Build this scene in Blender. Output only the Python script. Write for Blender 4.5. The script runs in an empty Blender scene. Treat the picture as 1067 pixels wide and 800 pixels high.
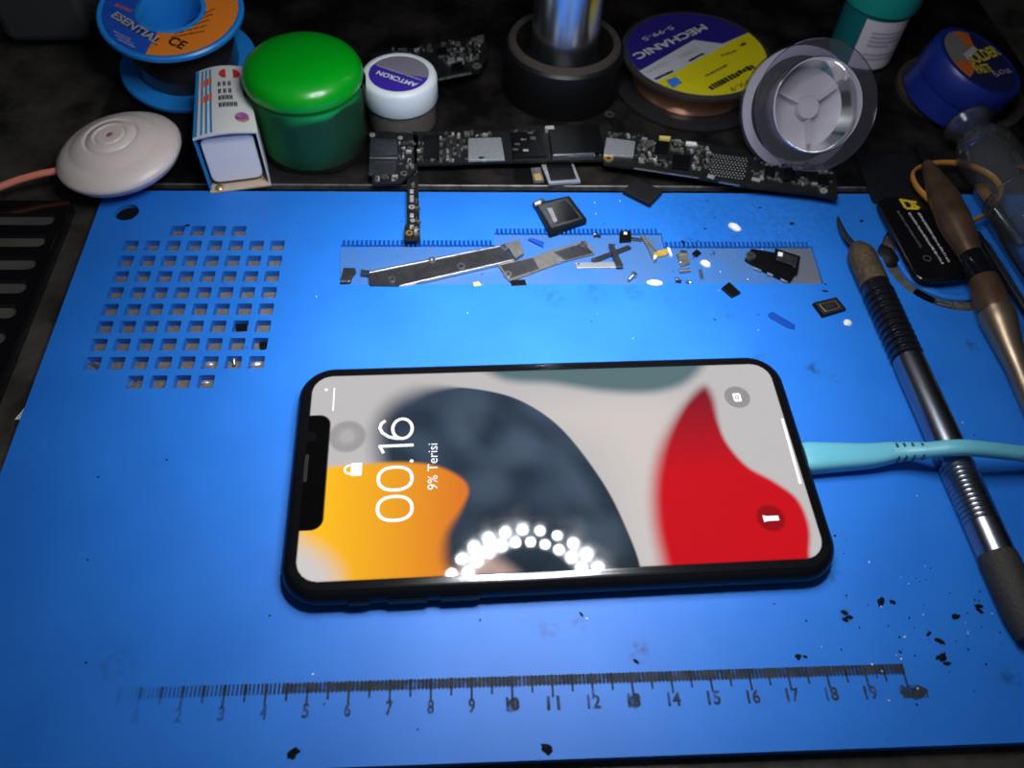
import bpy, bmesh, math, random
import numpy as np
from mathutils import Matrix, Vector
random.seed(7)
BEAM, SPREAD = .0023, 64
PI = math.pi
D = bpy.data
SC = bpy.context.scene
COL = SC.collection

# ------------------------------------------------------------------ camera
F_PX = 832.0
CAM = Vector((-0.0241223, -0.107145, 0.198027))
CR = Matrix(((0.9983081, 0.0093206, -0.057394), (-0.0405921, 0.8184498, -0.5731424), (0.0416321, 0.5745024, 0.8174434)))
cd = D.cameras.new('camera'); co = D.objects.new('camera', cd); COL.objects.link(co)
co.matrix_world = Matrix.Translation(CAM) @ CR.to_4x4()
cd.sensor_width = 36; cd.lens = F_PX * 36 / 1067; cd.clip_start = 0.005; cd.clip_end = 20
cd.dof.use_dof = True; cd.dof.focus_distance = 0.235; cd.dof.aperture_fstop = 16
SC.camera = co

def ray(px, py):
    return CR @ Vector(((px - 533.5) / F_PX, -(py - 400) / F_PX, -1))
def at(px, py, z=0.0):              # where the sight line of a photo pixel meets the height z
    d = ray(px, py); return CAM + d * ((z - CAM.z) / d.z)
def aty(px, py, y):
    d = ray(px, py); return CAM + d * ((y - CAM.y) / d.y)
def on_plane(px, py, o, n):
    d = ray(px, py); return CAM + d * ((o - CAM).dot(n) / d.dot(n))
def heading(a, b):
    return math.atan2(b.y - a.y, b.x - a.x)

# ------------------------------------------------------------------ materials
def lin(c):
    return tuple((x / 12.92 if x <= .04045 else ((x + .055) / 1.055) ** 2.4) for x in c)
def rgb(r, g, b):
    return lin((r / 255, g / 255, b / 255))
def mat(name, col, rough=.5, metal=0., col2=None, nscale=300., namt=.5, bump=0., coat=0., spec=.5, sss=0., emit=None, estr=0., off=0.):
    m = D.materials.new(name); m.use_nodes = True
    nt = m.node_tree; p = nt.nodes['Principled BSDF']
    p.inputs['Base Color'].default_value = (*col, 1); p.inputs['Roughness'].default_value = rough
    p.inputs['Metallic'].default_value = metal; p.inputs['Coat Weight'].default_value = coat
    p.inputs['Coat Roughness'].default_value = .06
    p.inputs['Specular IOR Level'].default_value = spec
    if sss:
        p.inputs['Subsurface Weight'].default_value = sss
        p.inputs['Subsurface Radius'].default_value = (.004, .003, .003); p.inputs['Subsurface Scale'].default_value = 1
    if emit:
        p.inputs['Emission Color'].default_value = (*emit, 1); p.inputs['Emission Strength'].default_value = estr
    if col2 or bump:
        tc = nt.nodes.new('ShaderNodeTexCoord'); n = nt.nodes.new('ShaderNodeTexNoise')
        n.inputs['Scale'].default_value = nscale; n.inputs['Detail'].default_value = 6; n.inputs['Roughness'].default_value = .65
        nt.links.new(tc.outputs['Object'], n.inputs['Vector'])
        if col2:
            r = nt.nodes.new('ShaderNodeValToRGB')
            r.color_ramp.elements[0].position = max(0, .5 + off - namt * .4); r.color_ramp.elements[1].position = min(1, .5 + off + namt * .4)
            r.color_ramp.elements[0].color = (*col, 1); r.color_ramp.elements[1].color = (*col2, 1)
            nt.links.new(n.outputs['Fac'], r.inputs['Fac']); nt.links.new(r.outputs['Color'], p.inputs['Base Color'])
        if bump:
            b = nt.nodes.new('ShaderNodeBump'); b.inputs['Strength'].default_value = bump; b.inputs['Distance'].default_value = .0004
            nt.links.new(n.outputs['Fac'], b.inputs['Height']); nt.links.new(b.outputs['Normal'], p.inputs['Normal'])
    return m
def clear(name, tint=(.9, .9, .95), rough=.06, haze=.0, hazecol=(.7, .7, .75), refl=1.0):
    """thin clear plastic or glass: see-through with a fresnel sheen and a little milky haze"""
    m = D.materials.new(name); m.use_nodes = True; nt = m.node_tree; nt.nodes.clear()
    out = nt.nodes.new('ShaderNodeOutputMaterial'); t = nt.nodes.new('ShaderNodeBsdfTransparent'); t.inputs[0].default_value = (*tint, 1)
    g = nt.nodes.new('ShaderNodeBsdfGlossy'); g.inputs['Roughness'].default_value = rough
    g.inputs['Color'].default_value = (refl, refl, refl, 1)
    d = nt.nodes.new('ShaderNodeBsdfDiffuse'); d.inputs[0].default_value = (*hazecol, 1)
    lw = nt.nodes.new('ShaderNodeFresnel'); lw.inputs[0].default_value = 1.5
    a = nt.nodes.new('ShaderNodeMixShader'); a.inputs[0].default_value = haze
    b = nt.nodes.new('ShaderNodeMixShader')
    nt.links.new(t.outputs[0], a.inputs[1]); nt.links.new(d.outputs[0], a.inputs[2])
    nt.links.new(lw.outputs[0], b.inputs[0]); nt.links.new(a.outputs[0], b.inputs[1]); nt.links.new(g.outputs[0], b.inputs[2])
    nt.links.new(b.outputs[0], out.inputs[0])
    return m

M = {}
M['blackplastic'] = mat('black plastic', (.005, .005, .0055), .42, bump=.1, nscale=900, spec=.3)
M['blackgloss'] = mat('black gloss', (.006, .006, .007), .12, coat=.5)
M['phoneblack'] = mat('phone black', (.004, .004, .005), .14)
M['phoneband'] = mat('phone band', (.004, .004, .005), .32, spec=.2)
M['bench'] = mat('grimy bench', (.010, .009, .008), .6, col2=(.070, .060, .050), nscale=60, namt=.45, bump=.3, spec=.3)
M['plate'] = mat('dark plate', (.002, .002, .0022), .6, col2=(.034, .028, .025), nscale=38, namt=.42, bump=.2, spec=.15, off=.10)
M['platedge'] = mat('worn plate edge', (.62, .6, .58), .35, metal=.9, col2=(.16, .15, .14), nscale=160, namt=.5)
M['dustfloor'] = mat('dusty floor', (.075, .066, .060), .85, col2=(.17, .15, .135), nscale=700, namt=.6, bump=.4)
M['groovefloor'] = mat('groove dirt', (.030, .026, .026), .8, col2=(.13, .12, .115), nscale=260, namt=.5, bump=.4)
M['slotfloor'] = mat('slot floor', (.05, .047, .04), .6, col2=(.10, .09, .075), nscale=120, namt=.6)
M['wall'] = mat('dark wall', (.006, .006, .0065), .8, col2=(.010, .009, .009), nscale=8)
M['greybox'] = mat('grey casing', (.045, .047, .052), .7, spec=.2)
M['steel'] = mat('steel', (.62, .62, .64), .32, metal=1., bump=.05, nscale=1500)
M['steeldark'] = mat('dark steel', (.085, .085, .10), .34, metal=.85, col2=(.15, .15, .17), nscale=300)
M['shield'] = mat('grey shield', (.42, .43, .46), .45, metal=.7, col2=(.55, .56, .6), nscale=900)
M['tansteel'] = mat('tan steel', (.36, .34, .32), .42, metal=.75, col2=(.24, .22, .20), nscale=500)
M['chrome'] = mat('chrome', (.72, .73, .76), .24, metal=1.)
M['gold'] = mat('gold', (.75, .52, .20), .35, metal=.85)
M['goldflex'] = mat('gold flex', (.62, .42, .08), .4, metal=.2, col2=(.4, .25, .05), nscale=500)
M['copper'] = mat('copper wire', (.42, .22, .13), .32, metal=.8, bump=.0)
M['pcb'] = mat('black circuit board', (.003, .0035, .004), .45, col2=(.016, .017, .017), nscale=700, namt=.5, spec=.25)
M['chip'] = mat('black chip', (.003, .003, .004), .4, spec=.25)
M['solder'] = mat('solder dots', (.75, .75, .76), .35, metal=.7)
M['comp'] = mat('grey components', (.020, .019, .018), .45, metal=.3, col2=(.22, .21, .195), nscale=500, namt=.5)
M['white'] = mat('white plastic', (.80, .82, .84), .4, sss=.1)
M['whitelid'] = mat('white lid', (.72, .78, .80), .38, sss=.1)
M['foam'] = mat('white crumb', (.78, .76, .74), .7, bump=.3)
M['paper'] = mat('white paper', (.82, .82, .84), .6)
M['sponge'] = mat('white sponge', (.86, .82, .80), .75, bump=.2)
M['card'] = mat('tan cardboard', (.46, .36, .26), .8, col2=(.56, .46, .36), nscale=300)
M['puck'] = mat('milky silicone', (.82, .70, .66), .36, sss=.5)
M['puckred'] = mat('reddish core', (.42, .16, .12), .5)
M['cord'] = mat('salmon cord', (.85, .25, .17), .6, bump=.5, nscale=1200)
M['spoolblue'] = mat('spool blue', (.018, .26, .78), .33)
M['labelblue'] = mat('label blue', (.014, .09, .52), .45)
M['labelorange'] = mat('label orange', (.85, .23, .02), .5)
M['solderwire'] = mat('wrapped solder wire', (.035, .036, .038), .14, metal=.3, coat=.6)
M['greenlid'] = mat('green lid', (.0, .33, .010), .30, coat=.2)
M['greenbody'] = mat('green translucent jar', (.0, .42, .085), .5, col2=(.0, .62, .12), nscale=40, spec=.08)
M['film'] = clear('clear film', (.96, .98, .97), .16, haze=.02, refl=.16)
M['purple'] = mat('purple label', (.045, .022, .36), .45)
M['silverlabel'] = mat('silver label', (.20, .18, .24), .45)
M['jarclear'] = clear('cloudy jar', (.55, .54, .5), .1, haze=.25, hazecol=(.45, .42, .38))
M['flux'] = mat('brownish flux', (.12, .10, .08), .5)
M['mechpurple'] = mat('dark violet label', (.018, .012, .16), .4)
M['mechyellow'] = mat('yellow label', (.55, .47, .006), .45)
M['mechgrey'] = mat('pale label', (.42, .42, .46), .45)
M['mechblue'] = mat('blue patch', (.03, .16, .55), .5)
M['smoke'] = clear('smoky clear rim', (.74, .70, .67), .08, haze=.08, hazecol=(.4, .36, .34))
M['spoolclear'] = clear('clear spool', (.80, .79, .84), .06, haze=.035, hazecol=(.50, .47, .55), refl=.8)
M['frost'] = clear('frosted cup', (.76, .74, .80), .12, haze=.5, hazecol=(.70, .65, .74))
M['flangehaze'] = clear('whitish film', (.6, .6, .65), .3, haze=.55, hazecol=(.52, .50, .60))
M['teal'] = mat('teal plastic', (.012, .30, .26), .33)
M['tealdark'] = mat('dark teal plastic', (.008, .14, .16), .3)
M['labelwhite'] = mat('whitish label', (.62, .58, .66), .6)
M['labelprint'] = mat('grey print', (.36, .33, .38), .6)
M['navy'] = mat('navy tin', (.008, .022, .21), .38)
M['navylabel'] = mat('navy label', (.012, .015, .075), .45)
M['greylabel'] = mat('grey label', (.17, .16, .15), .6)
M['orangelabel'] = mat('orange label', (.55, .12, .02), .5)
M['yellowprint'] = mat('yellow print', (.60, .48, .02), .5)
M['coaster'] = mat('brown dusty ring', (.045, .036, .031), .7, spec=.3)
M['glass'] = clear('glass', (.86, .88, .9), .04, haze=.06, hazecol=(.5, .52, .56), refl=1.)
M['glassedge'] = clear('glass rim', (.75, .8, .8), .03, haze=.05, hazecol=(.5, .55, .58), refl=.7)
M['bronze'] = mat('grimy bronze', (.085, .045, .026), .36, metal=.55, col2=(.17, .10, .065), nscale=150)
M['bronzeshine'] = mat('worn bronze', (.40, .29, .20), .34, metal=.9)
M['brass'] = mat('grimy knurled brass', (.05, .034, .02), .6, metal=.5, col2=(.16, .11, .062), nscale=800, bump=.8)
M['gunmetal'] = mat('gunmetal', (.06, .065, .085), .26, metal=.9)
M['gunshine'] = mat('bright steel shaft', (.30, .31, .36), .28, metal=1.)
M['knurl'] = mat('dark knurl', (.05, .045, .04), .6, metal=.5, bump=1., nscale=900)
M['blade'] = mat('thin blade', (.16, .17, .22), .3, metal=.9)
M['band'] = mat('amber band', (.46, .20, .03), .45)
M['sleeve'] = mat('dark sleeve', (.008, .008, .010), .6, spec=.25)
M['cardblack'] = mat('black card', (.005, .005, .006), .22)
M['print'] = mat('white print', (.62, .62, .64), .6)
M['printdim'] = mat('faint print', (.10, .10, .11), .6)
M['yellowmark'] = mat('yellow mark', (.75, .52, .02), .5)
M['cable'] = mat('teal cable', (.13, .44, .55), .42, sss=.05)
M['cableslot'] = mat('dark cable groove', (.006, .045, .05), .7)
M['red'] = mat('red print', (.62, .03, .04), .5)
M['orangered'] = mat('orange red print', (.70, .12, .03), .5)
M['ceblack'] = mat('black print', (.012, .012, .012), .5)
M['cartonwhite'] = mat('carton white', (.66, .66, .65), .5)
M['cartonblue'] = mat('carton blue', (.02, .22, .52), .5)
M['globe'] = mat('multicolour print', (.45, .35, .05), .5, col2=(.30, .05, .38), nscale=330, namt=.15)
M['bluescrap'] = mat('blue scrap', (.004, .06, .38), .5, spec=.3)
M['grime'] = mat('black grime', (.004, .005, .008), .8, spec=.15)
M['pink'] = mat('pink scrap', (.6, .3, .32), .6)
M['yellowscrap'] = mat('yellow scrap', (.6, .45, .12), .6)
M['uiwhite'] = mat('screen white', (0, 0, 0), .08, emit=(1, 1, 1), estr=1.15)
M['speaker'] = mat('speaker mesh', (.010, .010, .010), .5, spec=.2)
M['led'] = mat('led', (.8, .8, .8), .4, emit=(.94, .97, 1.0), estr=108.)

def mat_silicone():
    m = D.materials.new('blue silicone'); m.use_nodes = True; nt = m.node_tree; p = nt.nodes['Principled BSDF']
    tc = nt.nodes.new('ShaderNodeTexCoord')
    n = nt.nodes.new('ShaderNodeTexNoise'); n.inputs['Scale'].default_value = 38; n.inputs['Detail'].default_value = 5
    nt.links.new(tc.outputs['Object'], n.inputs['Vector'])
    r = nt.nodes.new('ShaderNodeValToRGB'); r.color_ramp.elements[0].position = .3; r.color_ramp.elements[1].position = .72
    r.color_ramp.elements[0].color = (.012, .150, .60, 1); r.color_ramp.elements[1].color = (.018, .182, .68, 1)
    nt.links.new(n.outputs['Fac'], r.inputs['Fac'])
    # soot and grime smudges, one painted shadow: soft blobs broken up by fine noise
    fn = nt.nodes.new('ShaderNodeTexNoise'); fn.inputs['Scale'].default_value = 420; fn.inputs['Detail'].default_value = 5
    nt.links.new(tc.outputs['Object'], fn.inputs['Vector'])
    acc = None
    stains_and_shadow = [(735, 222, 26, .2), (800, 232, 28, .26), (850, 225, 20, .2), (690, 215, 18, .15), (850, 385, 3.6, .75), (870, 395, 2.5, .35), (572, 655, 3.2, .55), (603, 650, 2.2, .5), (665, 678, 3.0, .85), (575, 308, 6, .35), (768, 244, 4, .5),  # last on this row is a shadow painted into the mat colour
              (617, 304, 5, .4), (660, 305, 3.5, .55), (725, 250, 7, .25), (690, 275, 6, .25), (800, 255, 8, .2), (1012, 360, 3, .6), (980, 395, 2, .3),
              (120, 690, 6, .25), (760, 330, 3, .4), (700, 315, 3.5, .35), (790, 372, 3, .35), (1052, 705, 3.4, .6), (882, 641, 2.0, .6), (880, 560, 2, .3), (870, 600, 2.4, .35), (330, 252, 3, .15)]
    for px, py, rad, amt in stains_and_shadow:
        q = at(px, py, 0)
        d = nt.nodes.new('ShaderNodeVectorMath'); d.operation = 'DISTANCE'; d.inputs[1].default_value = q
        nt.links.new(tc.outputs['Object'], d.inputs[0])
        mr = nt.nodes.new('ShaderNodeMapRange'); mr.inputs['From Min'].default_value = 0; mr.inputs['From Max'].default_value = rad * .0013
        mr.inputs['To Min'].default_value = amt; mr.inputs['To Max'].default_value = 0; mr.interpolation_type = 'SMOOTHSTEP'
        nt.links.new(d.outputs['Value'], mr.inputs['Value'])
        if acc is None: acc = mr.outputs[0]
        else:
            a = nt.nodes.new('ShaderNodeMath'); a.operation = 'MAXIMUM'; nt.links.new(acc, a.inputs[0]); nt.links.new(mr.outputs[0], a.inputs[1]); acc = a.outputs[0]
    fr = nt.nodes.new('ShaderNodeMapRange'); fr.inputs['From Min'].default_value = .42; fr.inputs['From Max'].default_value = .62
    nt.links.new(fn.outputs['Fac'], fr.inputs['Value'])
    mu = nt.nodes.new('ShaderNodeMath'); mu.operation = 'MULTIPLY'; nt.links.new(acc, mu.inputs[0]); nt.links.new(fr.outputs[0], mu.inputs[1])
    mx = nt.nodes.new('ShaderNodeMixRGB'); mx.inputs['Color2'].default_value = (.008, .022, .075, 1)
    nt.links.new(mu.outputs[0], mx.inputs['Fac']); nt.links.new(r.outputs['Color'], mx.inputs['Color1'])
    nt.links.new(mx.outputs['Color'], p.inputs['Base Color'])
    p.inputs['Roughness'].default_value = .50; p.inputs['Specular IOR Level'].default_value = .38
    b = nt.nodes.new('ShaderNodeBump'); b.inputs['Strength'].default_value = .06; b.inputs['Distance'].default_value = .0003
    nt.links.new(fn.outputs['Fac'], b.inputs['Height']); nt.links.new(b.outputs['Normal'], p.inputs['Normal'])
    return m
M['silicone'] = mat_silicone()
M['recess'] = mat('grimy blue recess', (.020, .15, .50), .55, col2=(.070, .145, .31), nscale=48, namt=.5, bump=.2)
M['recesstan'] = mat('grey recess end', (.12, .115, .125), .75, col2=(.08, .11, .19), nscale=90, namt=.6, bump=.2)
def mat_ruler():
    m = mat('ruler grime', (.010, .016, .030), .85, col2=(.040, .050, .068), nscale=260, namt=.4)
    nt = m.node_tree; p = nt.nodes['Principled BSDF']
    tc = nt.nodes.new('ShaderNodeTexCoord'); sx = nt.nodes.new('ShaderNodeSeparateXYZ'); nt.links.new(tc.outputs['Object'], sx.inputs[0])
    a = nt.nodes.new('ShaderNodeMapRange'); a.inputs['From Min'].default_value = -.108; a.inputs['From Max'].default_value = -.062
    a.inputs['To Min'].default_value = .0; a.inputs['To Max'].default_value = .82
    nt.links.new(sx.outputs['X'], a.inputs['Value'])
    n = nt.nodes.new('ShaderNodeTexNoise'); n.inputs['Scale'].default_value = 330; nt.links.new(tc.outputs['Object'], n.inputs['Vector'])
    r = nt.nodes.new('ShaderNodeMapRange'); r.inputs['From Min'].default_value = .3; r.inputs['From Max'].default_value = .55
    r.inputs['To Min'].default_value = .35; nt.links.new(n.outputs['Fac'], r.inputs['Value'])
    mu = nt.nodes.new('ShaderNodeMath'); mu.operation = 'MULTIPLY'; nt.links.new(a.outputs[0], mu.inputs[0]); nt.links.new(r.outputs[0], mu.inputs[1])
    nt.links.new(mu.outputs[0], p.inputs['Alpha'])
    return m
M['ruler'] = mat_ruler()

# ------------------------------------------------------------------ mesh building
class MB:
    def __init__(s): s.v = []; s.f = []; s.mi = []
    def add(s, vs, fs, mi=0, T=None):
        b = len(s.v)
        s.v += [tuple((T @ Vector(v)) if T is not None else v) for v in vs]
        s.f += [tuple(b + i for i in f) for f in fs]; s.mi += [mi] * len(fs); return s
    def box(s, c, d, rz=0, mi=0, T=None, taper=1.):
        hx, hy, hz = d[0] / 2, d[1] / 2, d[2] / 2
        vs = [(-hx, -hy, -hz), (hx, -hy, -hz), (hx, hy, -hz), (-hx, hy, -hz)] + [(x * taper, y * taper, hz) for x, y in ((-hx, -hy), (hx, -hy), (hx, hy), (-hx, hy))]
        R = Matrix.Translation(c) @ Matrix.Rotation(rz, 4, 'Z')
        if T is not None: R = T @ R
        return s.add(vs, [(3, 2, 1, 0), (4, 5, 6, 7), (0, 1, 5, 4), (1, 2, 6, 5), (2, 3, 7, 6), (3, 0, 4, 7)], mi, R)
    def prism(s, poly, z0, z1, mi=0, T=None):
        n = len(poly)
        vs = [(p[0], p[1], z0) for p in poly] + [(p[0], p[1], z1) for p in poly]
        fs = [tuple(range(n - 1, -1, -1)), tuple(range(n, 2 * n))] + [(i, (i + 1) % n, n + (i + 1) % n, n + i) for i in range(n)]
        return s.add(vs, fs, mi, T)
    def lathe(s, prof, n=48, mi=0, T=None, a0=0., a1=2 * PI):
        full = abs(a1 - a0 - 2 * PI) < 1e-6; k = n if full else n + 1
        vs = []; fs = []
        for r, z in prof:
            for i in range(k):
                t = a0 + (a1 - a0) * i / n; vs.append((r * math.cos(t), r * math.sin(t), z))
        for j in range(len(prof) - 1):
            for i in range(n):
                a = j * k + i; b = j * k + (i + 1) % k
                r0 = prof[j][0] < 1e-9; r1 = prof[j + 1][0] < 1e-9
                if r0 and r1: continue
                fs.append((a, b, b + k, a + k))
        return s.add(vs, fs, mi, T)
    def sweep(s, path, radii, n=12, mi=0, closed=False, up=Vector((0, 0, 1)), power=2.0, T=None):
        """tube along path; radii a number or a list of r or (side, up) pairs; power > 2 squares the section off"""
        P = [Vector(p) for p in path]; m = len(P); vs = []; fs = []
        for i, p in enumerate(P):
            t = (P[(i + 1) % m] - P[i - 1]) if closed else (P[min(i + 1, m - 1)] - P[max(i - 1, 0)])
            t.normalize(); sd = t.cross(up)
            if sd.length < 1e-6: sd = Vector((1, 0, 0))
            sd.normalize(); u2 = sd.cross(t)
            r = radii[i] if isinstance(radii, list) else radii
            ra, rb = r if isinstance(r, (list, tuple)) else (r, r)
            for k in range(n):
                a = 2 * PI * k / n; c, sn = math.cos(a), math.sin(a)
                e = 2 / power
                vs.append(p + sd * (ra * math.copysign(abs(c) ** e, c)) + u2 * (rb * math.copysign(abs(sn) ** e, sn)))
        for i in range(m if closed else m - 1):
            for k in range(n):
                a = i * n; b = ((i + 1) % m) * n
                fs.append((a + k, a + (k + 1) % n, b + (k + 1) % n, b + k))
        if not closed:
            fs.append(tuple(range(n - 1, -1, -1))); fs.append(tuple((m - 1) * n + k for k in range(n)))
        return s.add([tuple(v) for v in vs], fs, mi, T)
    def mesh(s, name, mats, smooth=None):
        me = D.meshes.new(name); me.from_pydata(s.v, [], s.f)
        for m in (mats if isinstance(mats, (list, tuple)) else [mats]): me.materials.append(m)
        me.polygons.foreach_set('material_index', s.mi)
        bm = bmesh.new(); bm.from_mesh(me); bmesh.ops.remove_doubles(bm, verts=bm.verts, dist=1e-7)
        bmesh.ops.recalc_face_normals(bm, faces=bm.faces); bm.to_mesh(me); bm.free()
        if smooth is not None:
            me.polygons.foreach_set('use_smooth', [True] * len(me.polygons)); me.set_sharp_from_angle(angle=math.radians(smooth))
        me.update(); return me

WM = {}                                         # world matrix of every thing
def thing(name, label, cat, Mx, group=None):
    o = D.objects.new(name, None); COL.objects.link(o); o.empty_display_size = .01
    o.matrix_basis = Mx; WM[o.name] = Mx.copy()
    o['label'] = label; o['category'] = cat
    if group: o['group'] = group
    return o
def part(name, mb, mats, parent, smooth=None, world=False, bev=0., label=None, seg=2):
    me = mb if isinstance(mb, bpy.types.Mesh) else mb.mesh(name, mats, smooth)
    if world: me.transform(WM[parent.name].inverted())
    o = D.objects.new(name, me); COL.objects.link(o); o.parent = parent; WM[o.name] = WM[parent.name].copy()
    if bev:
        b = o.modifiers.new('edges', 'BEVEL'); b.width = bev; b.segments = seg; b.limit_method = 'ANGLE'
    if label: o['label'] = label
    return o
def solo(name, mb, mats, Mx, label, cat, group=None, smooth=None, bev=0., kind=None):
    me = mb if isinstance(mb, bpy.types.Mesh) else mb.mesh(name, mats, smooth)
    o = D.objects.new(name, me); COL.objects.link(o); o.matrix_basis = Mx; WM[o.name] = Mx.copy()
    if label: o['label'] = label
    if cat: o['category'] = cat
    if group: o['group'] = group
    if kind: o['kind'] = kind
    if bev:
        b = o.modifiers.new('edges', 'BEVEL'); b.width = bev; b.segments = 2; b.limit_method = 'ANGLE'
    return o
def TR(p, rz=0.): return Matrix.Translation(p) @ Matrix.Rotation(rz, 4, 'Z')
def frame(o, n, x=Vector((1, 0, 0))):
    n = Vector(n).normalized(); x = (Vector(x) - n * Vector(x).dot(n)).normalized(); y = n.cross(x)
    m = Matrix((x, y, n)).transposed().to_4x4(); m.translation = o; return m

DG = lambda: bpy.context.evaluated_depsgraph_get()
def curve_mesh(cu):
    o = D.objects.new('tmp', cu); COL.objects.link(o); dg = DG(); dg.update()
    me = D.meshes.new_from_object(o.evaluated_get(dg)); COL.objects.unlink(o); D.objects.remove(o); return me
def fill2d(outer, holes, z0, z1):
    """flat outline with holes, between two heights (worked in millimetres, returned in metres)"""
    cu = D.curves.new('outline', 'CURVE'); cu.dimensions = '2D'; cu.fill_mode = 'BOTH'; cu.extrude = (z1 - z0) * 500
    for poly in [outer] + holes:
        sp = cu.splines.new('POLY'); sp.points.add(len(poly) - 1); sp.use_cyclic_u = True
        for i, p in enumerate(poly): sp.points[i].co = (p[0] * 1000, p[1] * 1000, 0, 1)
    me = curve_mesh(cu); D.curves.remove(cu)
    me.transform(Matrix.Translation((0, 0, (z0 + z1) / 2)) @ Matrix.Scale(.001, 4)); me.materials.clear(); return me
def text_mesh(s, bold=.0):
    cu = D.curves.new('words', 'FONT'); cu.body = s; cu.size = 10; cu.offset = bold; cu.align_x = 'LEFT'; cu.resolution_u = 3
    me = curve_mesh(cu); D.curves.remove(cu); me.materials.clear(); return me
def text_between(s, A, B, n, h=None, bold=0., lift=.00006):
    """lettering that runs from A to B on the surface with normal n, capital height h"""
    me = text_mesh(s, bold); xs = [v.co.x for v in me.vertices]; ys = [v.co.y for v in me.vertices]
    x0, x1, y0, y1 = min(xs), max(xs), min(ys), max(ys)
    X = (B - A); L = X.length; X = X / L; n = Vector(n).normalized(); Y = n.cross(X)
    sx = L / (x1 - x0); sy = (h / (y1 - y0)) if h else sx
    for v in me.vertices:
        v.co = A + X * ((v.co.x - x0) * sx) + Y * ((v.co.y - y0) * sy) + n * lift
    return me
def disc(r, z, n=48, a0=0., a1=2 * PI, r0=0., mi=0, mb=None):
    mb = mb or MB(); mb.lathe([(r0, z), (r, z)], n, mi, None, a0, a1); return mb
def circle(cx, cy, r, n=32, a0=0., a1=2 * PI):
    full = abs(a1 - a0 - 2 * PI) < 1e-6
    return [(cx + r * math.cos(a0 + (a1 - a0) * i / (n if full else n - 1)), cy + r * math.sin(a0 + (a1 - a0) * i / (n if full else n - 1))) for i in range(n)]
def rrect(w, h, r, n=8, cx=0, cy=0):
    P = []
    for sx, sy, a in ((1, 1, 0), (-1, 1, PI / 2), (-1, -1, PI), (1, -1, 1.5 * PI)):
        for i in range(n + 1):
            t = a + PI / 2 * i / n; P.append((cx + sx * (w / 2 - r) + r * math.cos(t), cy + sy * (h / 2 - r) + r * math.sin(t)))
    return P
def scribble(mb, A, B, n, h, rnd, wmin=.25, wmax=.6, lift=.00006, gap=.35):
    """a row of short upright strokes: print too small to read"""
    X = (B - A); L = X.length; X = X / L; n = Vector(n).normalized(); Y = n.cross(X); s = 0
    while s < L:
        w = h * rnd.uniform(wmin, wmax)
        if s + w > L: break
        y0 = h * rnd.choice((0, 0, .15)); y1 = h * rnd.choice((1, .8, 1))
        q = [A + X * a + Y * b + n * lift for a, b in ((s, y0), (s + w, y0), (s + w, y1), (s, y1))]
        mb.add([tuple(v) for v in q], [(0, 1, 2, 3)]); s += w + h * gap * rnd.uniform(.5, 1.3)
    return mb
Z = Vector((0, 0, 1))

# ================================================================== SETTING
wb = MB(); wb.box((-.0, .02, -.019), (1.8, .68, .030))
solo('workbench', wb, M['bench'], Matrix.Identity(4), 'grimy dark workbench top that the blue mat lies on', 'workbench', bev=.002)
w = MB(); w.box((0, .37, .145), (3.2, .02, 1.81)); o = solo('wall_back', w, M['wall'], Matrix.Identity(4), None, None, kind='structure')
w = MB(); w.box((0, -.71, -.78), (3.2, 2.18, .04)); solo('floor', w, M['wall'], Matrix.Identity(4), None, None, kind='structure')
for nm_, x_ in (('wall_left', -1.6), ('wall_right', 1.6)):
    w = MB(); w.box((x_, -.71, .145), (.04, 2.18, 1.81)); solo(nm_, w, M['wall'], Matrix.Identity(4), None, None, kind='structure')

# slotted black tray at the bench's left edge
tray_z = -.0015
R_X = -.1610
outer = [(-.300, -.10), (R_X - .002, -.10), (R_X, -.098), (R_X, .1105), (R_X - .003, .1135), (-.300, .1135)]
slots = []
for i in range(16):
    y = .1042 - i * .0104
    slots.append(rrect(.072, .0058, .0028, 6, R_X - .0045 - .036, y))
t = thing('slotted_tray', 'black glossy tray with rounded slots beside the blue mat', 'tray', TR((0, 0, 0)))
me = fill2d(outer, slots, -.004 + .0002, tray_z); me.materials.append(M['blackgloss']); part('slotted_plate', me, None, t, bev=.0003)
rm = MB(); rm.box((R_X - .0007, .0065, tray_z + .0006), (.0014, .208, .0012)); part('raised_rim', rm, M['blackgloss'], t, bev=.0004)
fl = MB(); fl.box((-.232, .006, -.0036), (.13, .208, .0004)); part('tray_floor', fl, M['slotfloor'], t)

# ================================================================== BLUE MAT
T_TOP = .0
MX0, MX1, MY0, MY1 = -.1513, .206, -.0732, .1171
holes = []; hole_cells = []
px_, py_ = .00693, .00704
hx0, hy0 = -.13625, .0900
for r in range(-1, 9):
    cols = range(8) if 0 <= r <= 7 else range(2, 6)
    for c in cols:
        cx, cy = hx0 + c * px_, hy0 - r * py_
        hole_cells.append((cx, cy)); holes.append(rrect(.0047, .0047, .0004, 2, cx, cy))
rc = at(132, 221, 0); holes.append(circle(rc.x, rc.y, .0041, 28))
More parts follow.
